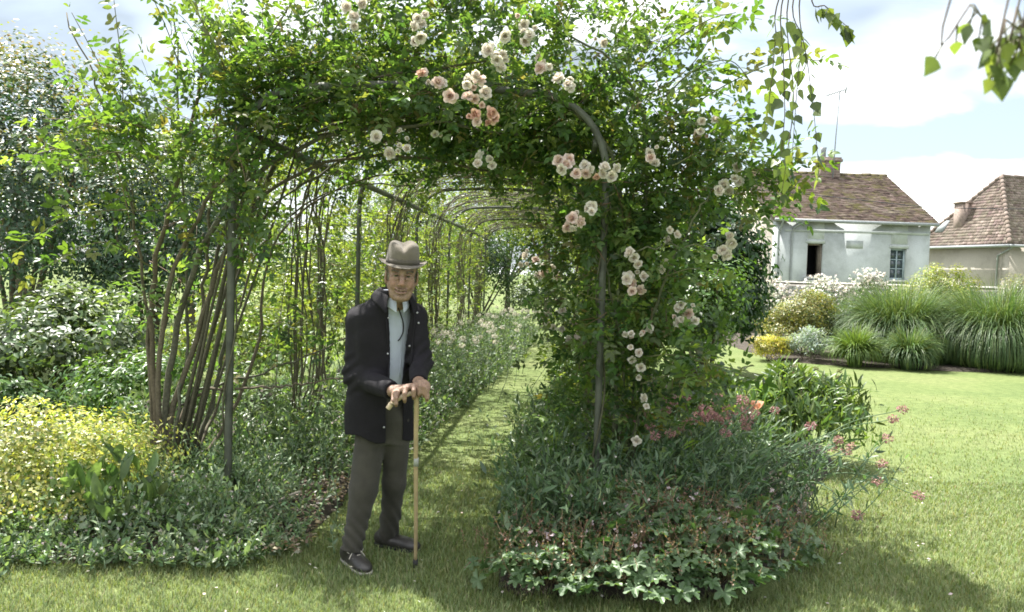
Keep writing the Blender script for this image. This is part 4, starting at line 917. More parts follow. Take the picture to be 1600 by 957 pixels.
# hedge that closes the garden behind everything
for k, (x, y, r_, h_, lb) in enumerate([(-13, 20, 3.2, 4.4, 'mid green hedge tree far left beyond the copper tree'), (-8.5, 22, 3.0, 4.6, 'green hedge tree behind the pale loose tree'), (-5.2, 25, 2.2, 2.7, 'hedge tree left of the tunnel end'),
                                        (5.6, 26.5, 2.0, 2.6, 'hedge bush left of the cottage gable'), (-.2, 31, 3.0, 4.6, 'hedge tree straight beyond the tunnel')]):
    shrub('hedge_tree', lb, 'tree', x, y, r_, 2.0, h_, 7000, .15, G_MID + G_DARK, seed=50 + k, clumps=36)

# ------------------------------------------------------------------ ornamental grasses
def grass_clump(label, x, y, n, L, r0, lean, cols, seed, w=.017):
    rg = np.random.default_rng(seed); t = empty('ornamental_grass', (x, y, 0)); tag(t, label, 'grass', 'arching grasses on the lawn edge')
    a = rg.uniform(0, 2 * math.pi, n); rr = r0 * np.sqrt(rg.random(n)); o = np.c_[np.cos(a), np.sin(a), np.zeros(n)]
    B = np.array([x, y, 0]) + o * rr[:, None]; a2 = a + rg.normal(0, .5, n); o2 = np.c_[np.cos(a2), np.sin(a2), np.zeros(n)]
    ln = L * rg.uniform(.65, 1.1, n); le = lean * np.where(rg.random(n) < .3, rg.uniform(1.1, 1.9, n), rg.uniform(.2, 1.1, n)); m = 8; A = np.zeros((n, m, 3)); p = B.copy(); A[:, 0] = p
    for j in range(1, m):
        th = le * (.12 + 1.9 * (j / (m - 1)) ** 1.9); d = o2 * np.sin(th)[:, None] + UP * np.cos(th)[:, None]
        p = p + d * (ln / (m - 1))[:, None]; p[:, 2] = np.maximum(p[:, 2], .02); A[:, j] = p
    W = w * np.array([.8, 1, 1, 1, .95, .8, .55, .15])[None] * rg.uniform(.7, 1.2, (n, 1)); S = np.c_[-np.sin(a2), np.cos(a2), np.zeros(n)]
    S = unit(S + rg.normal(0, .25, (n, 3)))
    put('blades', ribbon_mesh('blades', A, W, S, palette(rg, n, cols, .18)), M_GRASS, t)['kind'] = 'stuff'
    put('crown_base', tube_mesh('crown_base', np.array([[(x, y, 0), (x, y, .03), (x, y, .05)]]), [[r0 * .5, r0 * .4, r0 * .2]], 12, (.10, .095, .05)), M_BARK, t)
GC = [(.09, .16, .06), (.12, .19, .07), (.07, .13, .055), (.16, .22, .085)]
grass_clump('large arching green grass clump in the middle of the border', 7.75, 16.6, 7500, 1.75, .42, 1.42, GC, 61, .010)
grass_clump('largest arching green grass clump at the right edge', 9.35, 15.9, 8500, 1.8, .52, 1.42, GC, 62, .010)
grass_clump('large arching grass clump partly cut by the right edge', 10.9, 16.2, 6500, 1.75, .42, 1.42, GC, 63, .010)
grass_clump('small upright grass tuft right of the silvery plant', 6.35, 15.3, 1300, .80, .11, .95, [(.13, .21, .05), (.17, .25, .06), (.10, .17, .05)], 64, .014)
grass_clump('small grass tuft in front of the large arching clumps', 7.25, 15.1, 1300, .85, .12, 1.1, GC, 65, .014)

# ================================================================== herbs of the beds
def left_edge(y): return np.interp(y, [6, 8.5, 11, 14, 17, 21], [.42, .30, .12, .0, -.12, -.15])
def herb(name, label, cat, x, y, n, h, spread, ll, cols, seed, lean=(0, 0, 0), ratio=.25, per=9, shape='lance', mat=None, group=None, heads=None, base_r=.15, droop=.25):
    rg = np.random.default_rng(2000 + seed); t = empty(name, (x, y, 0)); tag(t, label, cat, group)
    O = np.array([x, y, .03]) + np.c_[rg.normal(0, base_r, (n, 2)), np.zeros(n)]
    D = unit(np.c_[rg.normal(0, spread, (n, 2)), np.ones(n)] + np.array(lean)); L = h * rg.uniform(.6, 1.12, n)
    A = grow(rg, O, D, L, 9, droop, .05)
    put('stalks', tube_mesh('stalks', A, np.linspace(.004, .0018, 9)[None] * np.ones((n, 1)), 4, palette(rg, n, [tuple(v * .9 for v in cols[0])], .1)), M_STALK, t)['kind'] = 'stuff'
    P, Dd, N = leaf_nodes(rg, A, per, .08); k = P[:, 2] > .03; P, Dd, N = P[k], Dd[k], N[k]
    Ls = ll * rg.uniform(.6, 1.2, len(P))
    put('foliage', leaf_mesh('foliage', P, Dd, N, Ls, Ls * ratio, palette(rg, len(P), cols, .17), shape), mat or M_HERB, t)['kind'] = 'stuff'
    if heads:
        hn, hs, hc = heads; tips = A[np.argsort(-A[:, -1, 2])[:hn], -1]
        for q in tips: flower_head(rg, t, q, hs, hc)
    return t

def flower_head(rg, parent, q, s, hc, n=110):
    d = rand_unit(rg, n) * np.array([1, 1, .75]); P = np.asarray(q) + d * s * rg.uniform(.35, 1, (n, 1)) ** .6
    put('flower_head', leaf_mesh('flower_head', P, unit(d + rg.normal(0, .5, (n, 3))), unit(d + UP * .3), s * .42, s * .28, palette(rg, n, hc, .18), 'diamond'), M_PETAL, parent)
PINK = [(.42, .23, .26), (.50, .30, .32), (.36, .18, .20), (.30, .18, .14)]
BROWN = [(.16, .095, .06), (.20, .13, .085), (.11, .075, .045), (.12, .14, .06)]
SAGE = [(.085, .145, .075), (.115, .175, .095), (.065, .115, .055), (.15, .21, .12)]

# right bed, grey green valerian
vals = [(.62, 5.0, 'valerian at the foot of the right front post'), (1.05, 5.2, 'valerian just right of the right front post'), (1.45, 5.6, 'valerian in the middle of the right bed'),
        (.95, 5.9, 'valerian behind the right post with dusky pink heads'), (1.55, 6.3, 'valerian with dusky pink heads left of the poppy'), (1.75, 5.4, 'valerian leaning out over the lawn'),
        (.35, 5.3, 'valerian left of the right post, beside the path'), (.2, 4.7, 'valerian at the path edge of the right bed'), (.55, 4.5, 'low valerian behind the lobed leaf clump'), (1.15, 4.7, 'valerian right behind the lobed leaf clump')]
for k, (x, y, lb) in enumerate(vals):
    herb('valerian', 'grey green ' + lb, 'plant', x, y, 54 if k < 6 else 44, .70 if k < 6 else .52, .32, .075, SAGE, k, (.35 if k < 6 else .1, -.1, 0), .26, 11, group='valerian in the right bed',
         heads={3: (9, .036, PINK), 4: (10, .036, PINK), 2: (6, .034, PINK), 1: (3, .032, PINK), 5: (4, .034, PINK), 0: (2, .03, PINK)}.get(k))
# the pink heads and long loose stems one can pick out
def long_stem(parent, rg, pts, head, s=.036, hc=PINK, leaves=8, r=.0042, ll=.06):
    A = spline(pts, 16); put('stalk', tube_mesh('stalk', A[None], np.linspace(r, r * .6, 16)[None], 5, (.10, .16, .08)), M_STALK, parent)
    if leaves:
        P, D, N = leaf_nodes(rg, A[None], leaves, .1); put('foliage', leaf_mesh('foliage', P, D, N, ll, ll * .25, palette(rg, len(P), SAGE, .1), 'lance'), M_HERB, parent)
    if head: flower_head(rg, parent, A[-1], s, hc)
rg = np.random.default_rng(88)
v = empty('valerian', (1.5, 5.5, 0)); tag(v, 'loose long stemmed valerian with pink heads hanging over the lawn', 'plant', 'valerian in the right bed')
for px, py, Y in [(1395, 655, 5.6), (1435, 775, 5.1), (1370, 752, 5.2), (1340, 805, 4.9), (1378, 725, 5.3), (1310, 688, 5.6), (1330, 698, 5.6), (1322, 706, 5.5), (1300, 700, 5.6), (1410, 640, 5.7)]:
    e = at(px, py, Y); long_stem(v, rg, [(1.45 + rg.normal(0, .1), 5.5 + rg.normal(0, .1), .04), np.array([1.7, 5.45, .3]) * .5 + e * .5 + (0, 0, .06), e], True, .034)
v = empty('valerian', (1.0, 5.9, 0)); tag(v, 'upright valerian with a row of dusky pink heads behind the post', 'plant', 'valerian in the right bed')
for px, py, Y in [(1028, 622, 6.0), (1045, 618, 6.1), (1060, 628, 6.0), (1075, 664, 5.7), (1090, 652, 5.8), (1100, 640, 5.9), (1110, 650, 5.8), (1012, 682, 5.6), (1020, 676, 5.6), (1160, 625, 6.2), (1170, 636, 6.2), (1135, 660, 5.9), (985, 660, 5.6), (925, 752, 5.0), (1085, 770, 5.0), (1070, 776, 5.0), (1098, 766, 5.0)]:
    e = at(px, py, Y); long_stem(v, rg, [(e[0] - .12, e[1] + .05, .04), e * .6 + np.array([e[0] - .1, e[1], .1]) * .4, e], True, .045)
# peony like clump with dark lance leaves
shrub('peony', 'peony clump with dark pointed leaves on the right of the bed', 'plant', 2.45, 7.0, .62, .52, .80, 2600, .12, [(.11, .18, .06), (.16, .23, .075), (.08, .14, .05)], M_SHRUB, 'lance', .2, seed=70, droop=-.7)
shrub('peony', 'smaller peony clump behind the long pale stems', 'plant', 1.75, 7.6, .45, .4, .75, 800, .12, [(.09, .15, .05), (.13, .19, .07)], M_SHRUB, 'lance', .3, seed=71, droop=-.4)
v = empty('seed_head_plant', (2.3, 7.2, 0)); tag(v, 'thin stalks with brown seed heads above the peony clump', 'plant')
for px, py in [(1242, 572), (1275, 576), (1262, 592), (1310, 590), (1300, 606), (1312, 580), (1240, 585)]:
    e = at(px, py, 6.9); long_stem(v, rg, [(2.3, 7.1, .05), np.array([2.3, 7.1, .4]) * .5 + e * .5, e], True, .02, BROWN, 4)
# poppy: one salmon cup on a bent stalk
def poppy():
    t = empty('poppy', (1.55, 6.1, 0)); tag(t, 'single salmon pink poppy cup on a long pale stalk', 'poppy')
    e = at(1183, 640, 6.1); A = spline([(1.5, 6.15, .03), at(1158, 690, 6.1), at(1172, 655, 6.1), e], 16)
    put('stalk', tube_mesh('stalk', A[None], .005, 6, (.20, .26, .14)), M_STALK, t)
    A = spline([(1.75, 6.2, .03), at(1186, 700, 6.15), at(1206, 655, 6.15), at(1212, 640, 6.15)], 16); put('stalk', tube_mesh('stalk', A[None], .005, 6, (.18, .24, .12)), M_STALK, t)
    rg = np.random.default_rng(4)
    for k in range(6):
        a = k * math.pi / 3; o = np.array([math.cos(a), math.sin(a), 0])
        put('petal', leaf_mesh('petal', [e + o * .012], [o * .55 + UP * .85], [UP * .55 - o * .85], .068, .072, (.80, .50, .38), 'petal'), M_PETAL, t)
    n = 40; d = unit(rg.normal(0, 1, (n, 3)) + UP); put('stamens', leaf_mesh('stamens', np.tile(e, (n, 1)), d, UP + rg.normal(0, .2, (n, 3)), .022, .004, (.25, .2, .08)), M_PETAL, t)
poppy()
# long pale leaning stalks across the bed
v = empty('leaning_stalk_plant', (1.2, 5.4, 0)); tag(v, 'bundle of long pale stalks leaning right across the bed', 'plant')
for k in range(22):
    x = rg.uniform(.8, 1.3); y = rg.uniform(4.9, 5.7); e = np.array([x + rg.uniform(.4, .85), y + rg.uniform(-.2, .5), rg.uniform(.4, .72)])
    long_stem(v, rg, [(x, y, .04), (np.array([x, y, .1]) + e) / 2 + (0, 0, .07), e], False, leaves=4, r=.004)

# lobed geranium clumps at the front of the right bed, each leaf its own piece
GER = []
for k, c in enumerate([(.085, .15, .065), (.115, .185, .09), (.065, .12, .05), (.14, .21, .105)]):
    me = leaf_mesh('leaf', [(0, 0, 0)], [(0, 1.0, 0)], [(0, 0, 1.0)], 1.0, 1.0, c, 'lobed'); me.materials.append(M_HERB); GER.append(me)
def geranium(label, x, y, rx, ry, h, n, seed, nb=10):
    rg = np.random.default_rng(3000 + seed); t = empty('geranium', (x, y, 0)); tag(t, label, 'plant', 'lobed leaf clumps at the front of the right bed')
    a = rg.uniform(0, 2 * math.pi, n); r = np.sqrt(rg.random(n)); q = np.c_[np.cos(a) * r, np.sin(a) * r]
    P = np.c_[x + q[:, 0] * rx, y + q[:, 1] * ry, h * np.sqrt(np.maximum(.02, 1 - (r * .93) ** 2)) * rg.uniform(.6, 1.08, n) + .03]
    out = np.c_[q, np.zeros(n)]; D = unit(out * .8 + rg.normal(0, .35, (n, 3)) + np.array([.1, -.35, -.25])); N = unit(UP + out * .5 + rg.normal(0, .25, (n, 3)))
    L = rg.uniform(.065, .115, n)
    leaf_objects(rg, GER, P, D, N, L, t)
    B = np.array([x, y, .02]) + rg.normal(0, .05, (n, 3)) * (1, 1, 0); A = np.stack([spline([B[i], B[i] * .5 + P[i] * .5 + (0, 0, .05), P[i]], 6) for i in range(n)])
    put('stalks', tube_mesh('stalks', A, .002, 4, (.14, .12, .06)), M_STALK, t)['kind'] = 'stuff'
    # spent brown flower stems
    m = nb * 14; O = np.c_[x + rg.normal(0, rx * .55, m), y + rg.normal(0, ry * .5, m), rg.uniform(.4, 1.0, m) * h]
    A = grow(rg, O, np.c_[rg.normal(0, .5, (m, 2)), np.ones(m)], rg.uniform(.05, .16, m), 5, .6)
    put('spent_stems', tube_mesh('spent_stems', A, .0014, 3, palette(rg, m, BROWN, .2)), M_STALK, t)['kind'] = 'stuff'
    P2, D2, N2 = leaf_nodes(rg, A, 5, .3); put('spent_flowers', leaf_mesh('spent_flowers', P2, D2, N2, .017, .010, palette(rg, len(P2), BROWN + [(.24, .14, .11)], .2), 'diamond'), M_HERB, t)['kind'] = 'stuff'
    m = 10; P3 = np.c_[x + rg.normal(0, rx * .4, m), y + rg.normal(0, ry * .4, m), h * rg.uniform(.8, 1.15, m)]
    put('pale_flowers', leaf_mesh('pale_flowers', np.repeat(P3, 5, 0), rand_unit(rg, 5 * m), rand_unit(rg, 5 * m), .018, .016, (.6, .5, .55), 'diamond'), M_PETAL, t)['kind'] = 'stuff'
geranium('lobed leaf clump at the front left corner of the bed', .20, 4.08, .34, .30, .24, 130, 1)
geranium('lobed leaf clump at the front middle of the bed', .62, 4.04, .38, .32, .28, 160, 2, 14)
geranium('broad lobed leaf clump at the front right of the bed', 1.05, 4.18, .40, .36, .32, 180, 3, 14)
geranium('lobed leaf clump spilling over the lawn edge', 1.38, 4.55, .34, .32, .27, 120, 4, 12)
geranium('lobed leaf clump behind the front row, under the stalks', .78, 4.5, .40, .3, .36, 130, 5, 16)

# left bed
shrub('broad_leaf_plant', 'plant with broad upright leaves before the yellow mound', 'plant', -2.22, 4.62, .26, .2, .44, 90, .15, [(.13, .20, .08), (.18, .25, .11), (.10, .16, .07)], M_HERB, 'oval', .36, seed=80, droop=-1.2, stems=3, clumps=12)
LEFT = [(-1.75, 6.3, .6, 'leafy green herb at the foot of the left front post'), (-2.15, 6.6, .9, 'tall herb behind the thick rose canes'), (-1.6, 6.9, .85, 'tall herb right of the left front post'), (-1.9, 7.8, .95, 'tall pale herb behind the left front post'),
        (-2.7, 6.4, .5, 'green herb right beside the yellow mound'), (-1.4, 7.6, .9, 'herb with pale tips just behind the person'), (-1.35, 8.8, .95, 'herb by the second left post'), (-2.6, 8.2, 1.0, 'tall herb behind the canes at the bed edge')]
for k, (x, y, h_, lb) in enumerate(LEFT):
    herb('bed_herb', 'upright ' + lb, 'plant', x, y, 44, h_, .22, .085, [(.11, .17, .08), (.14, .205, .10), (.18, .235, .13)], 50 + k, (0, 0, 0), .3, 12, group='herbs in the left bed', base_r=.22)

FRONT = [(-2.05, 4.75, .5, 'low airy silver herb right of the broad leaf plant'), (-1.7, 4.55, .42, 'low airy silver herb at the front of the left bed'), (-2.45, 4.3, .24, 'low airy silver herb in front of the yellow mound'), (-1.55, 5.0, .5, 'airy silver herb just in front of the left front post'),
         (-2.1, 5.3, .6, 'airy silver herb between the yellow mound and the post'), (-1.75, 5.5, .62, 'airy silver herb around the foot of the left front post'), (-1.45, 6.0, .6, 'airy silver herb at the edge of the leaf litter'), (-2.9, 4.25, .2, 'low airy silver herb in the lower left corner'), (-1.4, 4.5, .3, 'smallest airy silver herb near the left shoe')]
for k, (x, y, h_, lb) in enumerate(FRONT):
    herb('silver_herb', lb, 'plant', x, y, 60, h_ * .62, .42, .042, [(.135, .205, .11), (.175, .245, .14), (.10, .165, .075), (.24, .30, .19)], 70 + k, (0, 0, 0), .36, 13, group='silver herbs at the front of the left bed', base_r=.2)
TUN = [(9.6, 'on the left of the path, level with the second post'), (10.9, 'on the left of the path, a third of the way in'), (12.4, 'on the left of the path, by the sunlit gap'), (14.0, 'on the left of the path, halfway down'), (15.8, 'on the left of the path, beyond halfway'), (18.0, 'on the left of the path, at its far end')]
for k, (y, lb) in enumerate(TUN):
    herb('path_herb', 'pale flowering herb ' + lb, 'plant', cx_at(y) - left_edge(y) - .3, y, 60, .95, .3, .06, [(.15, .21, .12), (.19, .25, .15), (.12, .18, .09)], 90 + k, (.12, 0, 0), .4, 11, shape='diamond', group='pale herbs along the path', base_r=.28, heads=(14, .035, [(.7, .68, .64), (.6, .58, .5)]))
def lumps(XY):
    x, y = XY[:, 0], XY[:, 1]
    return np.clip(.95 + .34 * np.sin(x * 5.1 + 2 * np.sin(y * 2.3)) * np.sin(y * 4.3 + 1.5 * np.sin(x * 3.1)) + .25 * np.sin(x * 11 + y * 7) * np.sin(y * 9 - x * 5), .3, 1.7)
def cover(name, label, region_fn, n, h, ll, cols, seed, shape='leaf5', ratio=.5, white=.0):
    """low matted planting nobody could count"""
    rg = np.random.default_rng(seed); XY, H = region_fn(rg, n); n = len(XY)
    k = 9; O = np.c_[XY, np.full(n, .03)]; A = grow(rg, O, np.c_[rg.normal(0, .4, (n, 2)), np.ones(n)], H * h * rg.uniform(.5, 1.2, n) * lumps(XY), 6, .25)
    P, D, N = leaf_nodes(rg, A, k, .1); q = P[:, 2] > .02; P, D, N = P[q], D[q], N[q]
    C = palette(rg, len(P), cols, .3); Ls = ll * rg.choice([.5, .8, 1.0, 1.3, 1.8], len(P), p=[.2, .3, .28, .16, .06]) * rg.uniform(.8, 1.2, len(P))
    o = put(name, leaf_mesh(name, P, D, N, Ls, Ls * ratio, C, shape), M_HERB); tag(o, label, 'ground cover', kind='stuff')
    if white:
        m = rg.choice(len(P), int(len(P) * white)); Pw = P[m] + (0, 0, .02)
        w_ = put('small_flowers', leaf_mesh('small_flowers', np.repeat(Pw, 3, 0), rand_unit(rg, 3 * len(m)), rand_unit(rg, 3 * len(m)), .016, .014, palette(rg, 3 * len(m), [(.75, .74, .72), (.72, .60, .66)], .08), 'diamond'), M_PETAL, o)
    return o
def reg_left(rg, n):
    x = rg.uniform(-3.4, -1.0, n); y = rg.uniform(4.08, 6.6, n)
    ok = (x < -1.12 - .5 * np.maximum(0, 4.55 - y)) & ~((x > -1.7) & (y > 4.45) & (y < 6.2) & (rg.random(n) < .86 - .5 * (-1.1 - x))); x, y = x[ok], y[ok]
    edge = np.clip((y - 3.95) / .5, .4, 1) * np.clip((-1.05 - x) / .4, .3, 1)
    return np.c_[x, y], edge
cover('ground_cover', 'silvery green low plants spreading over the left bed', reg_left, 5200, .25, .034, [(.13, .20, .105), (.165, .235, .135), (.095, .155, .07), (.23, .29, .18)], 901, white=.03)
def reg_tl(rg, n):
    y = rg.uniform(6.2, 21, n); c = cx_at(y); e = left_edge(y); x = c - e + rg.normal(0, .07, n) - rg.uniform(0, 1, n) ** 1.3 * 1.25; return np.c_[x, y], np.clip((c - e + .1 - x) / .5, .35, 1) * np.clip(.7 + (y - 6) * .05, .7, 1.2)
cover('ground_cover', 'pale flowering low plants along the left of the grass path', reg_tl, 5200, .52, .045, [(.13, .19, .10), (.17, .23, .13), (.10, .16, .075)], 902, 'diamond', white=.10)
def reg_tr(rg, n):
    y = rg.uniform(5.6, 21, n); c = cx_at(y); e = np.interp(y, [5.6, 9, 14, 21], [.60, .78, .82, .86]); x = c + e + rg.random(n) * 1.0; return np.c_[x, y], np.clip((x - c - e + .06) / .5, .4, 1)
cover('ground_cover', 'mid green low plants along the right of the grass path', reg_tr, 4000, .6, .045, [(.09, .155, .06), (.12, .19, .08), (.07, .125, .05)], 903, 'diamond', white=.03)
def reg_rb(rg, n):
    x = rg.uniform(.0, 2.7, n); y = rg.uniform(4.2, 8.6, n); ok = (x < .25 + (y - 3.6) * .58) & (x > cx_at(y) + .58); return np.c_[x[ok], y[ok]], np.full(ok.sum(), 1.0)
cover('ground_cover', 'grey green low plants filling the right bed', reg_rb, 5200, .44, .055, SAGE, 904, 'lance', .28, white=.006)

# dead leaves and petals
def litter(name, label, cat, P, s, cols, seed, mat):
    rg = np.random.default_rng(seed); n = len(P)
    o = put(name, leaf_mesh(name, P, unit(np.c_[rg.normal(0, 1, (n, 2)), rg.normal(0, .3, n)]), unit(UP + rg.normal(0, .4, (n, 3))), s * rg.uniform(.6, 1.3, n), s * .6 * rg.uniform(.6, 1.3, n), palette(rg, n, cols, .2), 'diamond'), mat); tag(o, label, cat, kind='stuff')
rg = np.random.default_rng(5); n = 1500
y = rg.uniform(4.25, 7.0, n); x = -1.05 - np.abs(rg.normal(0, .34, n)); litter('leaf_litter', 'dry brown leaf litter between the path and the left bed', 'litter', np.c_[x, y, np.full(n, .07) + rg.random(n) * .02], .035, [(.22, .16, .12), (.32, .24, .19), (.14, .10, .07), (.42, .36, .30)], 6, M_HERB)
n = 700; y = rg.uniform(3.9, 6.4, n); x = .03 + np.abs(rg.normal(0, .07, n)) + np.maximum(0, y - 5) * .06; litter('leaf_litter', 'dry leaf litter along the path edge of the right bed', 'litter', np.c_[x, y, np.full(n, .06) + rg.random(n) * .02], .03, [(.25, .18, .13), (.4, .34, .28), (.14, .10, .07)], 7, M_HERB)
n = 420; y = rg.uniform(3.4, 11, n) ; x = rg.uniform(-2.6, 3.4, n); litter('fallen_petals', 'white rose petals scattered over the grass', 'petals', np.c_[x, y, np.full(n, .03)], .022, [(.75, .72, .68), (.7, .6, .55)], 8, M_PETAL)

# dry stick lying in the left bed
a_, b_ = ground_at(415, 800, .1), ground_at(470, 768, .22); tag(put('dry_stick', tube_mesh('dry_stick', spline([a_, (a_ + b_) / 2 + (0, 0, .02), b_], 8)[None], .008, 6, (.30, .27, .22)), M_BARK), 'pale dry stick leaning in the left bed', 'stick')

# ------------------------------------------------------------------ lawn blades
def lawn_blades():
    rg = np.random.default_rng(999); N_ = 290000
    y = 3.0 + (rg.random(N_) ** 1.7) * 14.5; y = np.where(y > 5 + 7 * rg.random(N_), 3 + 3.5 * rg.random(N_), y); hw = .82 * y + .6; x = rg.uniform(-1, 1, N_) * hw
    c = cx_at(y)
    bedL = (x < np.where(y < 4.4, -1.3 - (4.4 - y) * 2.2, np.where(y < 6.5, -1.08 + (y - 5) * .05, c - left_edge(y) - .02))) & (y > 4.22) & ((y < 8.5) | (x > c - 1.8))
    bedR = (x > np.where(y < 6, .02 + np.maximum(0, y - 5) * .07, c + np.interp(y, [5.6, 9, 14, 21], [.60, .78, .82, .86]))) & (y > 4.0) & (x < np.where(y < 8.6, 1.35 + (y - 4.1) * .48, c + 1.7))
    k = ~(bedL | bedR); x, y = x[k], y[k]; n = len(x)
    s = np.clip(y / 4.0, 1, 1.6); h = rg.uniform(.018, .042, n) * np.clip(1 - .28 * (s - 1), .45, 1); w = rg.uniform(.0025, .0045, n) * s
    a = rg.uniform(0, 2 * math.pi, n); o = np.c_[np.cos(a), np.sin(a), np.zeros(n)]; B = np.c_[x, y, np.zeros(n)]
    A = np.stack([B, B + UP * (h * .6)[:, None] + o * (h * .15)[:, None], B + UP * (h * .95)[:, None] + o * (h * .6)[:, None]], 1)
    W = w[:, None] * np.array([1, .8, .12])[None]; S = np.c_[-np.sin(a), np.cos(a), np.zeros(n)]
    C = palette(rg, n, [(.16, .225, .088), (.195, .25, .10), (.235, .27, .125), (.28, .28, .155)], .12, [.35, .35, .2, .1])
    o_ = put('lawn_grass', ribbon_mesh('lawn_grass', A, W, S, C), M_GRASS); tag(o_, 'short mown grass of the lawn and the path', 'grass', kind='stuff')
lawn_blades()

# ------------------------------------------------------------------ birch twigs hanging into the frame
BIRCH = []
for k, c in enumerate([(.10, .14, .05), (.13, .18, .06), (.07, .10, .045), (.16, .20, .07)]):
    me = leaf_mesh('leaf', [(0, 0, 0)], [(0, 1.0, 0)], [(0, 0, 1.0)], 1.0, .95, c, 'birch'); me.materials.append(M_ROSE); BIRCH.append(me)
def hanging(label, twigs, ll, seed, per, tr=.0035):
    rg = np.random.default_rng(seed); p0 = at(*twigs[0][0]); t = empty('birch_branch', p0); tag(t, label, 'branch', 'birch twigs hanging from above')
    top = np.array([at(*tw[0]) for tw in twigs]).mean(0) + (0.15, .1, .5)
    put('limb', tube_mesh('limb', spline([top + (1.2, .8, 1.2), top + (.5, .3, .45), top + (-.1, 0, .1)], 12)[None], np.linspace(tr * 6, tr * 1.3, 12)[None], 7, (.12, .10, .085)), M_BARK, t)
    for tw in twigs:
        A = spline([top] + [at(*q) for q in tw], 22); put('twig', tube_mesh('twig', A[None], np.linspace(tr, tr * .3, 22)[None], 4, (.10, .08, .06)), M_BARK, t)
        P, D, N = leaf_nodes(rg, A[None], per, .35); n = len(P)
        D = unit(D * .5 + np.array([0, 0, -1.0]) + rg.normal(0, .3, (n, 3))); N = unit(rg.normal(0, 1, (n, 3)) * (1, 1, .3) + (0, -.3, 0))
        st = np.stack([P, P + D * .012], 1); put('leaf_stalks', tube_mesh('leaf_stalks', st, .0007, 3, (.10, .10, .05)), M_STALK, t)['kind'] = 'stuff'
        leaf_objects(rg, BIRCH, P + D * .012, D, N, ll * rg.uniform(.7, 1.25, n), t)
hanging('birch twigs hanging in front of the sky left of the aerial', [[(1225, -10, 3.2), (1224, 90, 3.2), (1226, 180, 3.2), (1218, 260, 3.2)], [(1240, -5, 3.15), (1252, 60, 3.15), (1246, 130, 3.15), (1238, 240, 3.15)], [(1250, -10, 3.2), (1262, 100, 3.2), (1272, 180, 3.2), (1280, 275, 3.2)],
        [(1268, -10, 3.1), (1290, 10, 3.1), (1310, 30, 3.1), (1328, 45, 3.1)], [(1218, -5, 3.25), (1212, 60, 3.25), (1204, 140, 3.25), (1195, 200, 3.25)], [(1232, -5, 3.3), (1240, 150, 3.3), (1230, 240, 3.3), (1222, 300, 3.3)]], .048, 71, 15)
hanging('out of focus birch twigs in the upper right corner', [[(1490, -20, .55), (1520, 5, .55), (1535, 30, .55), (1540, 45, .55)], [(1580, -20, .52), (1572, 30, .52), (1562, 70, .52), (1560, 95, .52)], [(1600, -30, .55), (1590, 10, .55), (1596, 55, .55), (1580, 65, .55)], [(1610, -20, .55), (1605, 20, .55), (1600, 60, .55)]], .0135, 72, 11, .0009)
# ================================================================== person with a cane
import openvdb as vdb
from mathutils.bvhtree import BVHTree

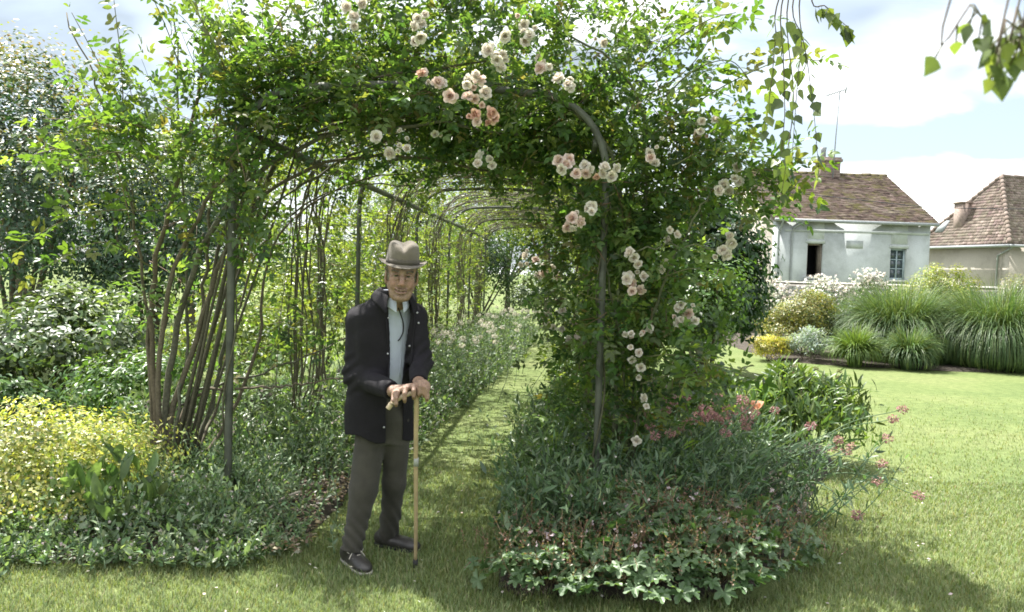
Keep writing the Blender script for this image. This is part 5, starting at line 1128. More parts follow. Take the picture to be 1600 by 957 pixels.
class Vox:
    """signed distance field on a grid, edited in local windows, then turned into a mesh"""
    def __init__(s, lo, hi, h):
        s.lo = np.array(lo, float); s.h = h; s.n = np.ceil((np.array(hi) - s.lo) / h).astype(int) + 1
        s.a = np.full(s.n, .06, np.float32)
    def win(s, lo, hi, m):
        i0 = np.clip(np.floor((np.array(lo) - m - s.lo) / s.h).astype(int), 0, s.n); i1 = np.clip(np.ceil((np.array(hi) + m - s.lo) / s.h).astype(int) + 1, 0, s.n)
        g = [np.arange(i0[k], i1[k], dtype=np.float32) * s.h + np.float32(s.lo[k]) for k in range(3)]
        return tuple(slice(i0[k], i1[k]) for k in range(3)), g[0][:, None, None], g[1][None, :, None], g[2][None, None, :]
    def mix(s, sl, d, k, op):
        if d.size == 0: return
        a = s.a[sl]
        if op == 'sub': d = -d
        if k > 0:
            h = np.maximum(k - np.abs(a - d), 0) / k; b = h * h * k * .25
            s.a[sl] = (np.minimum(a, d) - b) if op == 'add' else (np.maximum(a, d) + b)
        else: s.a[sl] = np.minimum(a, d) if op == 'add' else np.maximum(a, d)
    def cone(s, A, B, r1, r2, k=.01, op='add'):
        A = np.array(A, float); B = np.array(B, float); r = max(r1, r2)
        sl, X, Y, Z = s.win(np.minimum(A, B) - r, np.maximum(A, B) + r, k + .012); v = B - A; L = max(v @ v, 1e-9)
        t = np.clip(((X - A[0]) * v[0] + (Y - A[1]) * v[1] + (Z - A[2]) * v[2]) / L, 0, 1)
        d = np.sqrt((X - A[0] - t * v[0]) ** 2 + (Y - A[1] - t * v[1]) ** 2 + (Z - A[2] - t * v[2]) ** 2) - (r1 + (r2 - r1) * t)
        s.mix(sl, d, k, op); return s
    def ell(s, c, r, k=.01, op='add', M=np.eye(3)):
        """ellipsoid; rows of M are its axes"""
        c = np.array(c, float); r = np.array(r, float); R_ = r.max(); sl, X, Y, Z = s.win(c - R_, c + R_, k + .012)
        x, y, z = X - c[0], Y - c[1], Z - c[2]
        q = [x * M[i][0] + y * M[i][1] + z * M[i][2] for i in range(3)]
        k0 = np.sqrt((q[0] / r[0]) ** 2 + (q[1] / r[1]) ** 2 + (q[2] / r[2]) ** 2); k1 = np.sqrt((q[0] / r[0] ** 2) ** 2 + (q[1] / r[1] ** 2) ** 2 + (q[2] / r[2] ** 2) ** 2) + 1e-6
        s.mix(sl, k0 * (k0 - 1) / k1, k, op); return s
    def loft(s, levels, U, F, k=.02, op='add'):
        """levels: (z, cx, cy, ru, rf); elliptical sections with axes U, F"""
        lv = np.array(sorted(levels)); lo = (lv[:, 1:3].min(0) - lv[:, 3:].max()); hi = lv[:, 1:3].max(0) + lv[:, 3:].max()
        sl, X, Y, Z = s.win((*lo, lv[0, 0]), (*hi, lv[-1, 0]), k + .012); z = Z[0, 0]
        f = lambda i: np.interp(z, lv[:, 0], lv[:, i])[None, None, :].astype(np.float32)
        x, y = X - f(1), Y - f(2); u = (x * U[0] + y * U[1]) / f(3); v = (x * F[0] + y * F[1]) / f(4)
        d = (np.sqrt(u * u + v * v) - 1) * np.minimum(f(3), f(4))
        d = np.maximum(d, np.maximum(lv[0, 0] - z, z - lv[-1, 0])[None, None, :])
        s.mix(sl, d, k, op); return s
    def every(s):
        return s.win(s.lo, s.lo + (s.n - 1) * s.h, 0)[1:]
    def mesh(s, name, smooth=True):
        b = 3 * s.h; g = vdb.FloatGrid(b); g.copyFromArray(np.clip(s.a, -b, b))
        p, t, q = g.convertToPolygons(0.0, 0.0); p = p * s.h + s.lo
        loops = np.concatenate([t.ravel(), q.ravel()]).astype(np.int64); cnt = np.concatenate([np.full(len(t), 3), np.full(len(q), 4)])
        # faces come wound inwards: turn them
        lt = t[:, ::-1].ravel(); lq = q[:, ::-1].ravel()
        return p, np.concatenate([lt, lq]).astype(np.int64), cnt

def voxobj(v, name, mat, parent, colour=None):
    p, l, c = v.mesh(name); me = raw_mesh(name, p, l, c, None if colour is None else colour(p), True)
    return put(name, me, mat, parent)

def waves(X, Y, Z, f, seed=0, n=6):
    rg = np.random.default_rng(seed); o = 0
    for k in range(n):
        d = rand_unit(rg, 1)[0] * f * rg.uniform(.6, 1.5); o = o + np.sin(X * d[0] + Y * d[1] + Z * d[2] + rg.uniform(0, 6))
    return o / n

def cloth_mat(name, c, rough=.85, weave=900, var=.2, sheen=.1):
    m, nt, b = nodes(name)
    n1 = noise(nt, 9, 4); n2 = noise(nt, weave, 2)
    r = ramp(nt, n1.outputs['Fac'], [(.3, tuple(v * (1 - var) for v in c)), (.7, tuple(v * (1 + var) for v in c))])
    nt.links.new(r.outputs[0], b.inputs['Base Color']); b.inputs['Roughness'].default_value = rough; b.inputs['Specular IOR Level'].default_value = .25
    b.inputs['Sheen Weight'].default_value = sheen; b.inputs['Sheen Roughness'].default_value = .5
    add = nt.nodes.new('ShaderNodeMath'); add.operation = 'MULTIPLY_ADD'; add.inputs[1].default_value = .15
    nt.links.new(n2.outputs['Fac'], add.inputs[0]); nt.links.new(noise(nt, 16, 5, .6).outputs['Fac'], add.inputs[2])
    bump(nt, b, add.outputs[0], .55, .012)
    return m
M_JACKET = cloth_mat('jacket_cloth', (.0085, .0072, .0105), .8, 900, .3, .02); M_LINING = cloth_mat('navy_lining', (.010, .014, .035), .7)
M_SHIRT = cloth_mat('shirt_cloth', (.40, .435, .52), .8, 900, .06); M_TROUSER = cloth_mat('trouser_cloth', (.046, .043, .035), .9, 700, .2)
M_FELT = cloth_mat('hat_felt', (.115, .10, .078), .95, 500, .2, .15); M_FELTBAND = cloth_mat('hat_band', (.075, .065, .052), .9)
M_SHOE = plain_mat('dark_leather', (.035, .032, .03), .42, .25, 25, .5, bmp=.15); M_SOLE = plain_mat('pale_sole', (.42, .40, .36), .8)
M_LACE = plain_mat('lace', (.45, .42, .36), .8); M_CANE = plain_mat('cane_wood', (.34, .26, .15), .5, .22, 18); M_HORN = plain_mat('cane_handle', (.50, .40, .28), .4, .15, 20)
M_RUBBER = plain_mat('rubber', (.03, .03, .03), .8); M_BUTTON = plain_mat('button', (.32, .32, .34), .3, .1, 20, .6); M_CORD = plain_mat('cord', (.008, .008, .010), .5)
def skin_mat():
    m, nt, b = nodes('skin'); a = nt.nodes.new('ShaderNodeAttribute'); a.attribute_name = 'Col'
    r = ramp(nt, noise(nt, 70, 5, .65).outputs['Fac'], [(.3, (.72, .68, .66)), (.7, (1.2, 1.18, 1.16))])
    nt.links.new(mixc(nt, 1.0, a.outputs['Color'], r.outputs[0], 'MULTIPLY'), b.inputs['Base Color']); b.inputs['Roughness'].default_value = .55
    b.inputs['Subsurface Weight'].default_value = .12; b.inputs['Subsurface Radius'].default_value = (.01, .004, .002); b.inputs['Subsurface Scale'].default_value = .5
    bump(nt, b, noise(nt, 140, 5, .7).outputs['Fac'], .6, .006)
    return m
M_SKIN = skin_mat(); M_EYE = attr_mat('eye', .12, .6); M_HAIR = attr_mat('grey_hair', .7, .3)

# ---- cane geometry shared by the hands
CANE_TIP = ground_at(649, 887)
HANDLE = spline([at(606, 639, 4.06), at(614, 629, 4.06), at(630, 619, 4.06), at(648, 613, 4.08), at(660, 610, 4.09), at(667, 616, 4.09), at(667, 628, 4.09)], 40)
CANE_TOP = at(651, 616, 4.08)
def handle_pt(t): return HANDLE[int(round(t * 39))]

def build_person():
    t = empty('person', (at(580, 880, 4.4)[0], 4.4, 0)); tag(t, 'person in a grey felt hat and dark jacket leaning on a cane', 'person')
    yaw = R(26); F = np.array([math.sin(yaw), -math.cos(yaw), 0]); U = np.array([math.cos(yaw), math.sin(yaw), 0])
    # ---------------------------------------------------------------- head frame
    hy, hp, hr = R(9), R(6), R(-3)
    f = np.array([math.sin(hy) * math.cos(hp), -math.cos(hy) * math.cos(hp), -math.sin(hp)]); s0 = np.array([math.cos(hy), math.sin(hy), 0]); u = np.cross(s0, f); u = -u if u[2] < 0 else u
    s1 = s0 * math.cos(hr) + u * math.sin(hr); u1 = u * math.cos(hr) - s0 * math.sin(hr); Hm = np.array([s1, f, u1])
    HC = at(628, 429, 4.24)
    H = lambda x, y, z: HC + s1 * x + f * y + u1 * z
    # ---------------------------------------------------------------- arms
    SR, ER, WR = at(564, 499, 4.40), at(556, 585, 4.40), at(613, 611, 4.13)
    SL, EL, WL = at(647, 495, 4.38), at(657, 566, 4.34), at(654, 597, 4.15)
    tor = [(at(600, y, 4.42)[2], at(cx, y, 4.42)[0], cy, ru, rf) for (y, cx, cy, ru, rf) in
           [(694, 592, 4.44, .180, .135), (672, 592, 4.44, .186, .14), (640, 592, 4.44, .184, .142), (600, 597, 4.43, .180, .142), (560, 601, 4.42, .178, .138), (520, 604, 4.40, .178, .128), (492, 606, 4.38, .166, .112), (478, 609, 4.36, .135, .098), (464, 613, 4.345, .092, .085), (452, 616, 4.335, .072, .072)]]
    # ---------------------------------------------------------------- body: head, neck, trunk, arms and hands in one surface
    v = Vox((-1.05, 3.93, .72), (-.30, 4.66, 1.78), .0034)
    core = [(z, x, y, a * .8, b * .74) for z, x, y, a, b in tor if .98 < z < 1.36]
    v.loft(core, U, F, .02)
    for (S, E, W_) in ((SR, ER, WR), (SL + (.02, .02, -.03), EL, WL)): v.cone(S, E, .028, .032, .02).cone(E, W_, .034, .026, .02)
    v.cone(at(613, 476, 4.35), H(0, -.02, -.06), .054, .05, .03)
    v.ell(H(0, -.015, .045), (.074, .094, .085), .02, M=Hm).ell(H(0, .020, -.030), (.058, .064, .088), .03, M=Hm)
    for sx in (-1, 1):
        v.cone(H(sx * .050, -.005, -.058), H(sx * .020, .052, -.112), .017, .017, .035)      # jaw
        v.ell(H(sx * .042, .052, -.022), (.021, .020, .018), .022, M=Hm)                       # cheek bone
        v.ell(H(sx * .037, .060, -.050), (.019, .018, .022), .02, M=Hm)                        # cheek pushed up by the smile
        v.cone(H(sx * .035, .045, -.095), H(sx * .03, .03, -.118), .016, .013, .02)            # jowl
    v.ell(H(0, .064, -.113), (.021, .018, .016), .018, M=Hm)
    v.cone(H(-.044, .066, .026), H(0, .078, .022), .011, .012, .014).cone(H(.044, .066, .026), H(0, .078, .022), .011, .012, .014)
    for sx in (-1, 1): v.ell(H(sx * .031, .097, .001), (.022, .021, .014), .012, 'sub', M=Hm)
    v.cone(H(0, .080, .014), H(0, .098, -.012), .0075, .0095, .012).cone(H(0, .098, -.012), H(0, .113, -.036), .0095, .0135, .010)
    for sx in (-1, 1):
        v.ell(H(sx * .0135, .100, -.041), (.0088, .011, .0075), .007, M=Hm)
        v.ell(H(sx * .0062, .108, -.0505), (.0035, .005, .004), .003, 'sub', M=Hm)
        v.cone(H(sx * .019, .099, -.038), H(sx * .032, .084, -.066), .0042, .0036, .007, 'sub').cone(H(sx * .032, .084, -.066), H(sx * .034, .076, -.088), .0036, .0025, .007, 'sub')
        v.cone(H(sx * .018, .0845, .0085), H(sx * .031, .0865, .0085), .0042, .0052, .004).cone(H(sx * .031, .0865, .0085), H(sx * .047, .073, .003), .0048, .004, .004)   # upper lid
        v.cone(H(sx * .018, .0825, -.0065), H(sx * .044, .0745, -.0075), .0032, .0032, .004).cone(H(sx * .019, .084, -.0165), H(sx * .042, .074, -.0175), .0036, .0034, .006)   # lower lid, bag
        v.cone(H(sx * .046, .070, -.006), H(sx * .056, .055, -.012), .0018, .0015, .004, 'sub').cone(H(sx * .047, .070, .0), H(sx * .058, .054, .001), .0018, .0015, .004, 'sub')   # crow's feet
        v.ell(H(sx * .080, -.010, -.014), (.0075, .019, .032), .006, M=Hm).ell(H(sx * .077, -.004, -.042), (.007, .010, .012), .006, M=Hm).ell(H(sx * .0885, -.006, -.010), (.005, .010, .018), .004, 'sub', M=Hm)
    M5 = [(-.030, .078, -.0705), (-.018, .090, -.0755), (0, .096, -.077), (.018, .090, -.0755), (.030, .078, -.0705)]
    for a_, b_ in zip(M5[:-1], M5[1:]):
        v.cone(H(a_[0], a_[1] - .001, a_[2] + .0065), H(b_[0], b_[1] - .001, b_[2] + .0065), .0046, .0046, .006).cone(H(a_[0] * .9, a_[1] - .003, a_[2] - .0085), H(b_[0] * .9, b_[1] - .003, b_[2] - .0085), .0058, .0058, .006)
    for a_, b_ in zip(M5[:-1], M5[1:]): v.cone(H(a_[0], a_[1] + .0015, a_[2] - .0005), H(b_[0], b_[1] + .0015, b_[2] - .0005), .0036, .0036, .002, 'sub')
    # hands closed on the handle
    def hand(W_, t0, t1, lift, fw, thumb_t, sc=1.0):
        ks = []
        for i in range(4):
            p = handle_pt(t0 + (t1 - t0) * i / 3); up = UP; fr = np.array([0.1, -1.0, 0]); ln = (.92, 1.05, 1.0, .85)[i]
            K = p + up * (.030 + lift) + fr * (.010 + fw); A_ = p + up * (.014 + lift) + fr * (.040 + fw) * ln; B_ = p - up * .012 * ln + fr * (.038 + fw) + up * lift * .5; C_ = p - up * .027 * ln + fr * (.019 + fw * .5) + up * lift * .4
            v.cone(K, A_, .0112 * sc, .0100 * sc, .003).cone(A_, B_, .0100 * sc, .0092 * sc, .002).cone(B_, C_, .0092 * sc, .0078 * sc, .002); ks.append(K)
            v.ell(K, (.0118 * sc,) * 3, .008)
        for i in range(4): v.cone(W_, ks[i] + UP * .001, .022, .0125, .014)
        p = handle_pt(thumb_t); q = (ks[0] if thumb_t <= t0 else ks[3])
        v.cone(W_ * .45 + q * .55 + UP * .004, p + UP * (.024 + lift) + np.array([0, -.006, 0]), .014, .0115, .006).cone(p + UP * (.024 + lift) + np.array([0, -.006, 0]), p + UP * (.010 + lift) + np.array([0, -.030, 0]), .0112, .0092, .003)
    hand(WR, .24, .60, .0, .004, .17, 1.12)
    hand(WL, .62, .88, .012, .008, .95, 1.08)
    def skin_col(p):
        q = (p - HC) @ Hm.T; c = np.tile(np.array([.27, .175, .128]), (len(p), 1))
        def spot(cx_, cy_, cz_, r, colr, am):
            d = np.sqrt((q[:, 0] - cx_) ** 2 + (q[:, 1] - cy_) ** 2 + (q[:, 2] - cz_) ** 2); w_ = np.exp(-(d / r) ** 2)[:, None] * am; c[:] = c * (1 - w_) + np.array(colr) * w_
        for sx in (-1, 1):
            for k in range(7): spot(sx * (.019 + .0023 * k), .100 - .0036 * k, -.038 - .0072 * k, .0045, (.14, .08, .06), .5)  # crease shade from nose to mouth painted into the skin colour
            spot(sx * .042, .07, -.04, .022, (.32, .155, .115), .5); spot(sx * .031, .086, .002, .017, (.16, .095, .072), .6); spot(sx * .031, .082, -.014, .009, (.17, .10, .08), .4)  # cheek redness, then eye hollows darkened with painted shade
        spot(0, .115, -.036, .016, (.34, .155, .115), .5)
        for a_ in M5: spot(a_[0] * .9, a_[1] + .003, a_[2] - .006, .007, (.21, .095, .075), .55); spot(a_[0], a_[1] + .002, a_[2], .0036, (.06, .028, .024), .75)
        for a_ in ((-.024, .084, -.073), (-.009, .094, -.077), (.009, .094, -.077), (.024, .084, -.073)): spot(*a_, .0036, (.06, .028, .024), .7)  # shade of the mouth gap painted dark along the lip line
        st = (q[:, 2] < -.05) & (q[:, 2] > -.14) & (np.abs(q[:, 0]) < .09); c[st] *= np.array([.93, .95, .96])
        return c
    body = voxobj(v, 'body', M_SKIN, t, skin_col)
    rg_b = np.random.default_rng(31)
    for sx in (-1, 1):
        ec = H(sx * .031, .0705, .0015); e = Vox(ec - .018, ec + .018, .0012); e.ell(ec, (.0125,) * 3, 0); ax = unit(unit(CAM - ec) * .8 + f * .4)
        voxobj(e, 'eye', M_EYE, t, lambda p: np.where((((p - ec) @ ax) > .0098)[:, None], np.array([.018, .014, .012]), np.array([.21, .185, .165])))
        n = 90; q = rg_b.random(n); P = np.array([H(sx * (.014 + .036 * w_), .0915 - .018 * w_ ** 1.6, .0185 + .006 * math.sin(w_ * 2.6) + rg_b.normal(0, .0016)) for w_ in q]); D = unit(s1 * sx * .9 + u1 * .35 + f * .45 + rg_b.normal(0, .2, (n, 3)))
        put('eyebrow', leaf_mesh('eyebrow', P, D, f + rg_b.normal(0, .2, (n, 3)), .011, .0016, palette(rg_b, n, [(.12, .105, .09), (.22, .20, .18)], .2), 'diamond'), M_HAIR, t)
    # short grey hair at temples and nape
    rg = np.random.default_rng(17); n = 1500; a = rg.uniform(1.3, 2 * math.pi - 1.3, n); zz = rg.uniform(-.05, .05, n)
    dirs = np.stack([np.sin(a), np.cos(a), np.zeros(n)], 1); dirs[:, 1] = np.cos(a)
    P = HC + (dirs[:, 0:1] * .0765) * s1 + (dirs[:, 1:2] * .094 - .015) * f + zz[:, None] * u1
    kk = ~((np.abs(dirs[:, 0]) > .85) & (zz < -.01) & (dirs[:, 1] > -.2)); P = P[kk]; D = unit(-u1 + (P - HC) * 3 + rg.normal(0, .25, P.shape)); 
    put('hair', leaf_mesh('hair', P, D, unit(P - HC), .014, .003, palette(rg, len(P), [(.52, .50, .47), (.40, .38, .36)], .1), 'diamond'), M_HAIR, t)
    # ---------------------------------------------------------------- jacket
    J = Vox((-1.08, 3.98, .60), (-.28, 4.68, 1.56), .0046)
    jl = [(z, x, y, a, b) for z, x, y, a, b in tor]
    J.loft(jl, U, F, .03)
    J.cone(SR + (.05, 0, .022), SR, .064, .066, .06).cone(SR, ER, .070, .064, .035).cone(ER, WR * .94 + ER * .06, .064, .047, .03)
    J.cone(SL + (-.05, 0, .022), SL, .062, .062, .06).cone(SL, EL, .064, .058, .035).cone(EL, WL * .90 + EL * .10, .058, .044, .025)
    X, Y, Z = J.every()
    folds = waves(X, Y, Z * .7, 34, 3) * .0045 + waves(X, Y, Z * .5, 75, 4) * .0028
    for (E, am) in ((ER, .011), (EL, .010)):
        d2 = (X - E[0]) ** 2 + (Y - E[1]) ** 2 + (Z - E[2]) ** 2; folds = folds + am * np.exp(-d2 / .008) * np.sin((Z - .8 * X) * 95 + 2 * waves(X, Y, Z, 18, 41))
    J.a += folds.astype(np.float32)
    outer = J.a.copy(); J.a = np.maximum(outer, -(outer + .013))
    # cut: hem, neck, front opening, cuffs
    hem = at(600, 668, 4.42)[2] - .035 + .012 * np.sin(X * 30) - (X - at(560, 668, 4.42)[0]) * .14
    J.a = np.maximum(J.a, (hem - Z).astype(np.float32))
    ztop = at(612, 462, 4.36)[2]; cn = at(617, 455, 4.335)
    J.mix(J.win(J.lo, J.lo + (J.n - 1) * J.h, 0)[0], (np.maximum(np.sqrt((X - cn[0]) ** 2 + (Y - cn[1]) ** 2) - .066, ztop - .035 - Z)).astype(np.float32), .006, 'sub')
    zz = np.array([at(620, y, 4.28)[2] for y in (690, 640, 600, 560, 520, 490, 465)])
    xl = np.array([at(x, y, 4.28)[0] for x, y in ((606, 690), (606, 640), (611, 600), (611, 560), (609, 520), (606, 490), (606, 465))]); xr = np.array([at(x, y, 4.28)[0] for x, y in ((640, 690), (640, 640), (636, 600), (639, 560), (642, 520), (645, 490), (640, 465))])
    z1 = Z[0, 0]; lo_ = np.interp(z1, zz[::1], xl)[None, None, :]; hi_ = np.interp(z1, zz, xr)[None, None, :]
    # the opening follows the body's front direction
    Xf = X - (Y - 4.28) * (F[0] / F[1]); ft = np.maximum(np.maximum(lo_ - Xf, Xf - hi_), Y - 4.42 - .1 * (Xf + .6))
    arms_near = np.minimum(*[np.sqrt((X - q[0]) ** 2 + (Y - q[1]) ** 2 + (Z - q[2]) ** 2) for q in (WR, WL)])
    def seg(A, B):
        w_ = B - A; tt = np.clip(((X - A[0]) * w_[0] + (Y - A[1]) * w_[1] + (Z - A[2]) * w_[2]) / (w_ @ w_), 0, 1); return np.sqrt((X - A[0] - tt * w_[0]) ** 2 + (Y - A[1] - tt * w_[1]) ** 2 + (Z - A[2] - tt * w_[2]) ** 2)
    guard = np.minimum(seg(ER, WR), seg(EL, WL)) - .072
    J.a = np.maximum(J.a, -np.maximum(ft, -guard)).astype(np.float32)
    for (W_, E) in ((WR, ER), (WL, EL)):      # cuff openings
        d = unit(W_ - E); pl = -((X - W_[0]) * d[0] + (Y - W_[1]) * d[1] + (Z - W_[2]) * d[2]) - .004; near = np.sqrt((X - W_[0]) ** 2 + (Y - W_[1]) ** 2 + (Z - W_[2]) ** 2) - .085
        J.a = np.maximum(J.a, -np.maximum(pl, near)).astype(np.float32)
    jk = voxobj(J, 'jacket', M_JACKET, t)
    # ---------------------------------------------------------------- shirt
    S = Vox((-1.0, 4.1, .80), (-.34, 4.62, 1.52), .005)
    S.loft([(z, x, y, max(.05, a - .020), max(.05, b - .020)) for z, x, y, a, b in tor if z > at(600, 604, 4.42)[2]], U, F, .02)
    X, Y, Z = S.every(); S.a += (waves(X, Y, Z * .5, 40, 8) * .004 + waves(X, Y, Z, 90, 9) * .0012).astype(np.float32)
    sh = voxobj(S, 'shirt', M_SHIRT, t)
    def surface(ob):
        me = ob.data; n = len(me.vertices); co = np.empty(n * 3); me.vertices.foreach_get('co', co); return BVHTree.FromPolygons([tuple(q) for q in co.reshape(-1, 3)], [tuple(p.vertices) for p in me.polygons])
    bs, bj = surface(sh), surface(jk)
    def hit(bv, px, py, off=.004):
        d = Vector(unit(at(px, py, 4.0) - CAM)); q = bv.ray_cast(Vector(CAM), d); return None if q[0] is None else np.array(q[0]) - np.array(d) * off
    # turned-down collars as thick cloth
    def collar(name, c0, r_in, r_out, zt, drop, tip, mat, parent, gap=.5, th=.004, fwd=0.0):
        m = 28; a = np.linspace(gap, 2 * math.pi - gap, m); V = []; k5 = 5
        for j in range(k5):
            w_ = j / (k5 - 1)
            for i, q in enumerate(a):
                e = abs(i / (m - 1) * 2 - 1); rad = r_in + (r_out - r_in) * math.sin(w_ * 1.5); fr = math.cos(q); la = math.sin(q)
                z = zt - drop * w_ ** 1.2 - (tip * w_ * e ** 6) - .028 * max(0, fr) * 1.0
                p = c0 + U * la * rad + F * (fr * rad * 1.02 + fwd * w_ * e ** 4); V.append((p[0], p[1], z))
        Fc = [(j * m + i, j * m + i + 1, (j + 1) * m + i + 1, (j + 1) * m + i) for j in range(k5 - 1) for i in range(m - 1)]
        o = put(name, faces_mesh(name, np.array(V), Fc, None, True), mat, parent); sm = o.modifiers.new('thick', 'SOLIDIFY'); sm.thickness = th; sm.offset = 1; ss = o.modifiers.new('sub', 'SUBSURF'); ss.levels = ss.render_levels = 1; return o
    collar('shirt_collar', at(618, 466, 4.325), .058, .074, at(618, 457, 4.33)[2], .052, .028, M_SHIRT, sh, .24, .003, .012)
    collar('jacket_collar', at(615, 466, 4.345), .070, .122, at(615, 449, 4.34)[2], .06, .06, M_JACKET, jk, .62, .005, .02)
    # lapels turned back along the opening
    for side, pts in ((-1, [(608, 478), (604, 500), (606, 530), (607, 570), (608, 610)]), (1, [(644, 476), (648, 500), (645, 530), (642, 570), (640, 595)])):
        H_ = [hit(bj, x, y, .003) for x, y in pts]; H_ = [h for h in H_ if h is not None]
        if len(H_) > 3: put('front_edge', tube_mesh('front_edge', spline(H_, 20)[None], .0045, 6), M_JACKET, jk)
    for px, py in ((607, 497), (606, 553), (652, 489), (654, 505), (640, 541), (600, 668)):
        h_ = hit(bj, px, py, .002)
        if h_ is not None:
            e = Vox(h_ - .012, h_ + .012, .0012); e.ell(h_, (.0055, .004, .0055)); voxobj(e, 'button', M_BUTTON, jk)
    pl = [hit(bs, x, y, .002) for x, y in ((627, 488), (628, 510), (627, 535), (626, 560), (625, 590))]; pl = [h for h in pl if h is not None]
    if len(pl) > 2: put('placket', tube_mesh('placket', spline(pl, 16)[None], .003, 5), M_SHIRT, sh)
    for px, py in ((627, 503), (627, 528), (626, 555)):
        h_ = hit(bs, px, py, .002)
        if h_ is not None:
            e = Vox(h_ - .01, h_ + .01, .0012); e.ell(h_, (.0045, .003, .0045)); voxobj(e, 'button', M_SHIRT, sh)
    cd = [hit(bs, x, y, .007) for x, y in ((622, 481), (627, 494), (630, 506), (630, 518), (626, 528), (622, 533))]; cd = [h for h in cd if h is not None]
    if len(cd) > 3: put('glasses_cord', tube_mesh('glasses_cord', spline(cd, 24)[None], .0032, 6), M_CORD, t)
    # ---------------------------------------------------------------- trousers
    T = Vox((-1.02, 4.05, .03), (-.36, 4.78, 1.0), .005)
    HR, KR, AR = at(583, 655, 4.43), at(568, 765, 4.34), at(549, 862, 4.27); HL, KL, AL = at(620, 655, 4.44), at(616, 755, 4.48), at(606, 842, 4.60)
    T.loft([(at(600, y, 4.43)[2], at(598, y, 4.43)[0], 4.44, a, b) for y, a, b in ((585, .13, .10), (600, .135, .105), (640, .13, .095), (670, .135, .10), (690, .125, .10))], U, F, .02)
    T.cone(HR, KR, .088, .070, .03).cone(KR, AR, .070, .053, .03); T.cone(HL, KL, .078, .062, .03).cone(KL, AL, .062, .051, .03)
    X, Y, Z = T.every(); low = np.exp(-((Z - .14) / .12) ** 2)
    T.a += (waves(X, Y, Z * .55, 30, 12) * .005 + waves(X, Y, Z, 85, 13) * .0015 + low * .0055 * np.sin(Z * 78 + X * 95 + Y * 60 + 3 * waves(X, Y, Z, 14, 21))).astype(np.float32)
    for A_, K_ in ((AR, KR), (AL, KL)):
        d = unit(A_ - K_); pl_ = -((X - A_[0]) * d[0] + (Y - A_[1]) * d[1] + (Z - A_[2]) * d[2]); near = np.sqrt((X - A_[0]) ** 2 + (Y - A_[1]) ** 2) - .12
        T.a = np.maximum(T.a, -np.maximum(np.maximum(pl_, near), Z - A_[2] - .06)).astype(np.float32)
    voxobj(T, 'trousers', M_TROUSER, t)
    # ---------------------------------------------------------------- shoes
    def shoe(Hc, Tc, ank, lace):
        Hc = np.array(Hc); Tc = np.array(Tc); d = unit(Tc - Hc); sd = np.array([d[1], -d[0], 0]); L = np.linalg.norm(Tc - Hc); c = (Hc + Tc) / 2
        s = Vox(c - (.22, .22, .05), c + (.22, .22, .18), .004); M3 = np.array([d, sd, UP])
        s.ell(Hc + d * .045 + UP * .045, (.055, .036, .042), .02, M=M3).ell(c + UP * .036, (.09, .042, .040), .03, M=M3).ell(Tc - d * .062 + UP * .030, (.068, .045, .034), .03, M=M3)
        s.cone(Hc + d * .06 + UP * .06, ank + UP * .02, .043, .046, .03)
        X, Y, Z = s.every(); s.a = np.maximum(s.a, (.014 - Z)).astype(np.float32)
        s.cone(ank + UP * .03, ank + UP * .16, .036, .042, .004, 'sub')
        o = voxobj(s, 'shoe', M_SHOE, t)
        q = Vox(c - (.22, .22, .02), c + (.22, .22, .05), .003)
        q.ell(Hc + d * .05 + UP * .02, (.058, .040, .06), .02, M=M3).ell(c + UP * .02, (.1, .043, .06), .02, M=M3).ell(Tc - d * .066 + UP * .02, (.074, .049, .06), .02, M=M3)
        X, Y, Z = q.every(); q.a = np.maximum(q.a, np.maximum(Z - .016, .001 - Z)).astype(np.float32); voxobj(q, 'sole', M_SOLE if lace else M_RUBBER, o)
        if lace:
            top = Hc + d * .125 + UP * .088
            for k in range(3):
                p = Hc + d * (.115 + .03 * k) + UP * (.090 - .009 * k); put('lace', tube_mesh('lace', spline([p - sd * .033 - UP * .014, p + UP * .002, p + sd * .033 - UP * .014], 8)[None], .003, 5), M_LACE, o)
            for sg in (-1, 1):
                put('lace', tube_mesh('lace', spline([top, top + sd * sg * .02 + UP * .014, top + sd * sg * .045 + UP * .002, top + sd * sg * .032 - UP * .012 + d * .012, top], 16)[None], .0028, 5), M_LACE, o)
                put('lace', tube_mesh('lace', spline([top, top + sd * sg * .022 + d * .02 - UP * .004, top + sd * sg * .045 + d * .03 - UP * .035], 10)[None], .0028, 5), M_LACE, o)
    shoe((AR[0] - .055, AR[1] + .10, 0), (AR[0] + .11, AR[1] - .13, 0), np.array([AR[0], AR[1] + .01, .08]), True)
    shoe((AL[0] - .07, AL[1] + .02, 0), (AL[0] + .185, AL[1] - .085, 0), np.array([AL[0] + .0, AL[1], .08]), False)
    # ---------------------------------------------------------------- hat
    hc = H(0, -.012, .052); m = 48; rings = []
    th = np.arange(m) * 2 * math.pi / m; ca, sa = np.cos(th), np.sin(th)        # ca: side, sa: front
    def ring(rx, ry, z): rings.append(np.stack([ca * rx, sa * ry, np.broadcast_to(z, (m,))], 1))
    curl = .020 * np.abs(ca) ** 3 - .010 * np.maximum(sa, 0) ** 2
    ring(.119, .138, curl * 1.0 + .003); ring(.124, .143, curl * 1.1); ring(.121, .140, curl * 1.0 - .004); ring(.100, .119, curl * .35 - .001); ring(.084, .101, 0 * ca)
    ring(.0815, .0985, .004 + 0 * ca); ring(.081, .098, .030 + 0 * ca); ring(.079, .0955, .06 + 0 * ca); ring(.076, .091, .085 + 0 * ca); ring(.070, .083, .101 + 0 * ca); ring(.058, .07, .110 + 0 * ca)
    ring(.042, .053, .111 + 0 * ca); ring(.022, .03, .109 + 0 * ca); ring(.006, .01, .108 + 0 * ca)
    V = np.concatenate(rings)
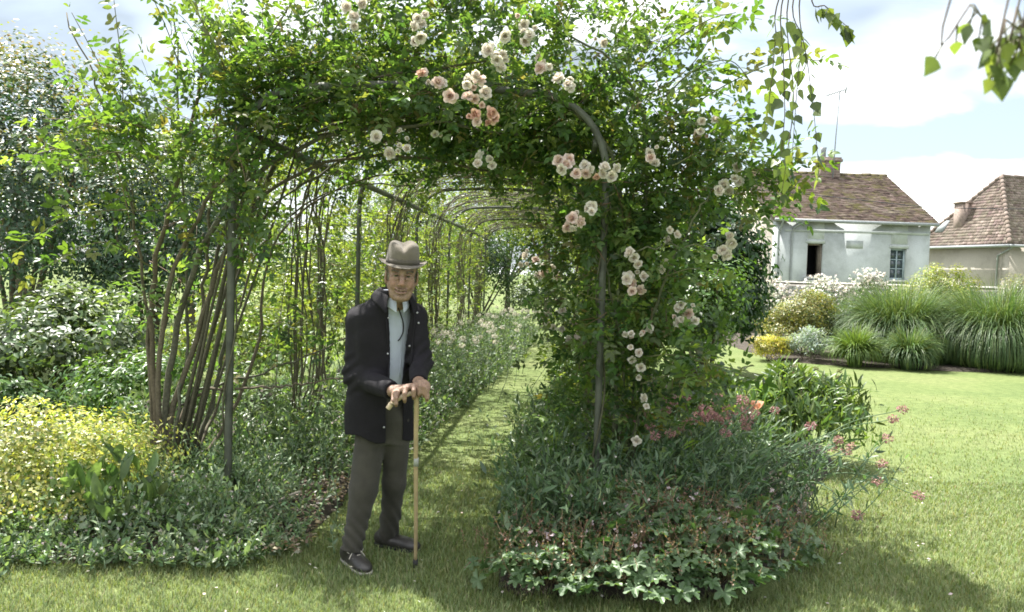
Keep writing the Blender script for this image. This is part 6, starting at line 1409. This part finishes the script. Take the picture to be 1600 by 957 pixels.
    top = np.clip((V[:, 2] - .05) / .06, 0, 1); V[:, 2] -= top * .028 * np.exp(-(V[:, 0] / .024) ** 2) * (.6 + .4 * (V[:, 1] > -.05)); V[:, 2] -= top * .012 * np.clip(V[:, 1] / .09, -1, 1)
    pin = top * np.exp(-((V[:, 1] - .07) / .035) ** 2); V[:, 0] *= 1 - .22 * pin; V[:, 2] += .004 * np.sin(V[:, 0] * 60) * top
    lo_i = len(rings); Vw = hc + V[:, 0:1] * s1 + V[:, 1:2] * f + V[:, 2:3] * u1
    Fc = [(j * m + i, j * m + (i + 1) % m, (j + 1) * m + (i + 1) % m, (j + 1) * m + i) for j in range(lo_i - 1) for i in range(m)] + [tuple((lo_i - 1) * m + i for i in range(m))]
    hat = put('hat', faces_mesh('hat', Vw, Fc, None, True), M_FELT, t); so = hat.modifiers.new('thick', 'SOLIDIFY'); so.thickness = .003; so.offset = -1; ss = hat.modifiers.new('sub', 'SUBSURF'); ss.levels = ss.render_levels = 1
    tag(hat, 'grey brown felt hat with a creased crown')
    bl = []
    for z, k in ((.004, 1.02), (.028, 1.015)): bl.append(np.stack([ca * .0832 * k, sa * .1003 * k, np.full(m, z)], 1))
    B = np.concatenate(bl); Bw = hc + B[:, 0:1] * s1 + B[:, 1:2] * f + B[:, 2:3] * u1
    band = put('hat_band', faces_mesh('hat_band', Bw, [(i, (i + 1) % m, m + (i + 1) % m, m + i) for i in range(m)], None, True), M_FELTBAND, hat); band.modifiers.new('thick', 'SOLIDIFY').thickness = .0015
build_person()

# ---- the cane, held: a thing of its own
def build_cane():
    t = empty('walking_cane', CANE_TIP); tag(t, 'slim wooden walking cane under the hands of the person in the hat', 'cane')
    A = spline([CANE_TIP + (0, 0, .03), CANE_TIP * .66 + CANE_TOP * .34 + (.001, 0, 0), CANE_TIP * .33 + CANE_TOP * .67 + (-.002, 0, 0), CANE_TOP], 24)
    sh = put('shaft', tube_mesh('shaft', A[None], np.linspace(.0095, .0125, 24)[None], 12), M_CANE, t)
    put('handle', tube_mesh('handle', HANDLE[None], np.interp(np.linspace(0, 1, 40), [0, .1, .5, .9, 1], [.0125, .0135, .012, .0125, .009])[None], 12), M_HORN, t)
    put('ferrule', tube_mesh('ferrule', np.array([[CANE_TIP + (0, 0, .001), CANE_TIP + (0, 0, .02), CANE_TIP + (0, 0, .045)]]), [[.0155, .014, .0125]], 12), M_RUBBER, t)
    for f_ in (.60,):
        p = CANE_TIP * (1 - f_) + CANE_TOP * f_; q = CANE_TIP * (1 - f_ - .045) + CANE_TOP * (f_ + .045); put('badge', tube_mesh('badge', np.array([[p, (p + q) / 2, q]]), .0130, 12), plain_mat('cane_badge', (.30, .31, .29), .5), sh)
build_cane()
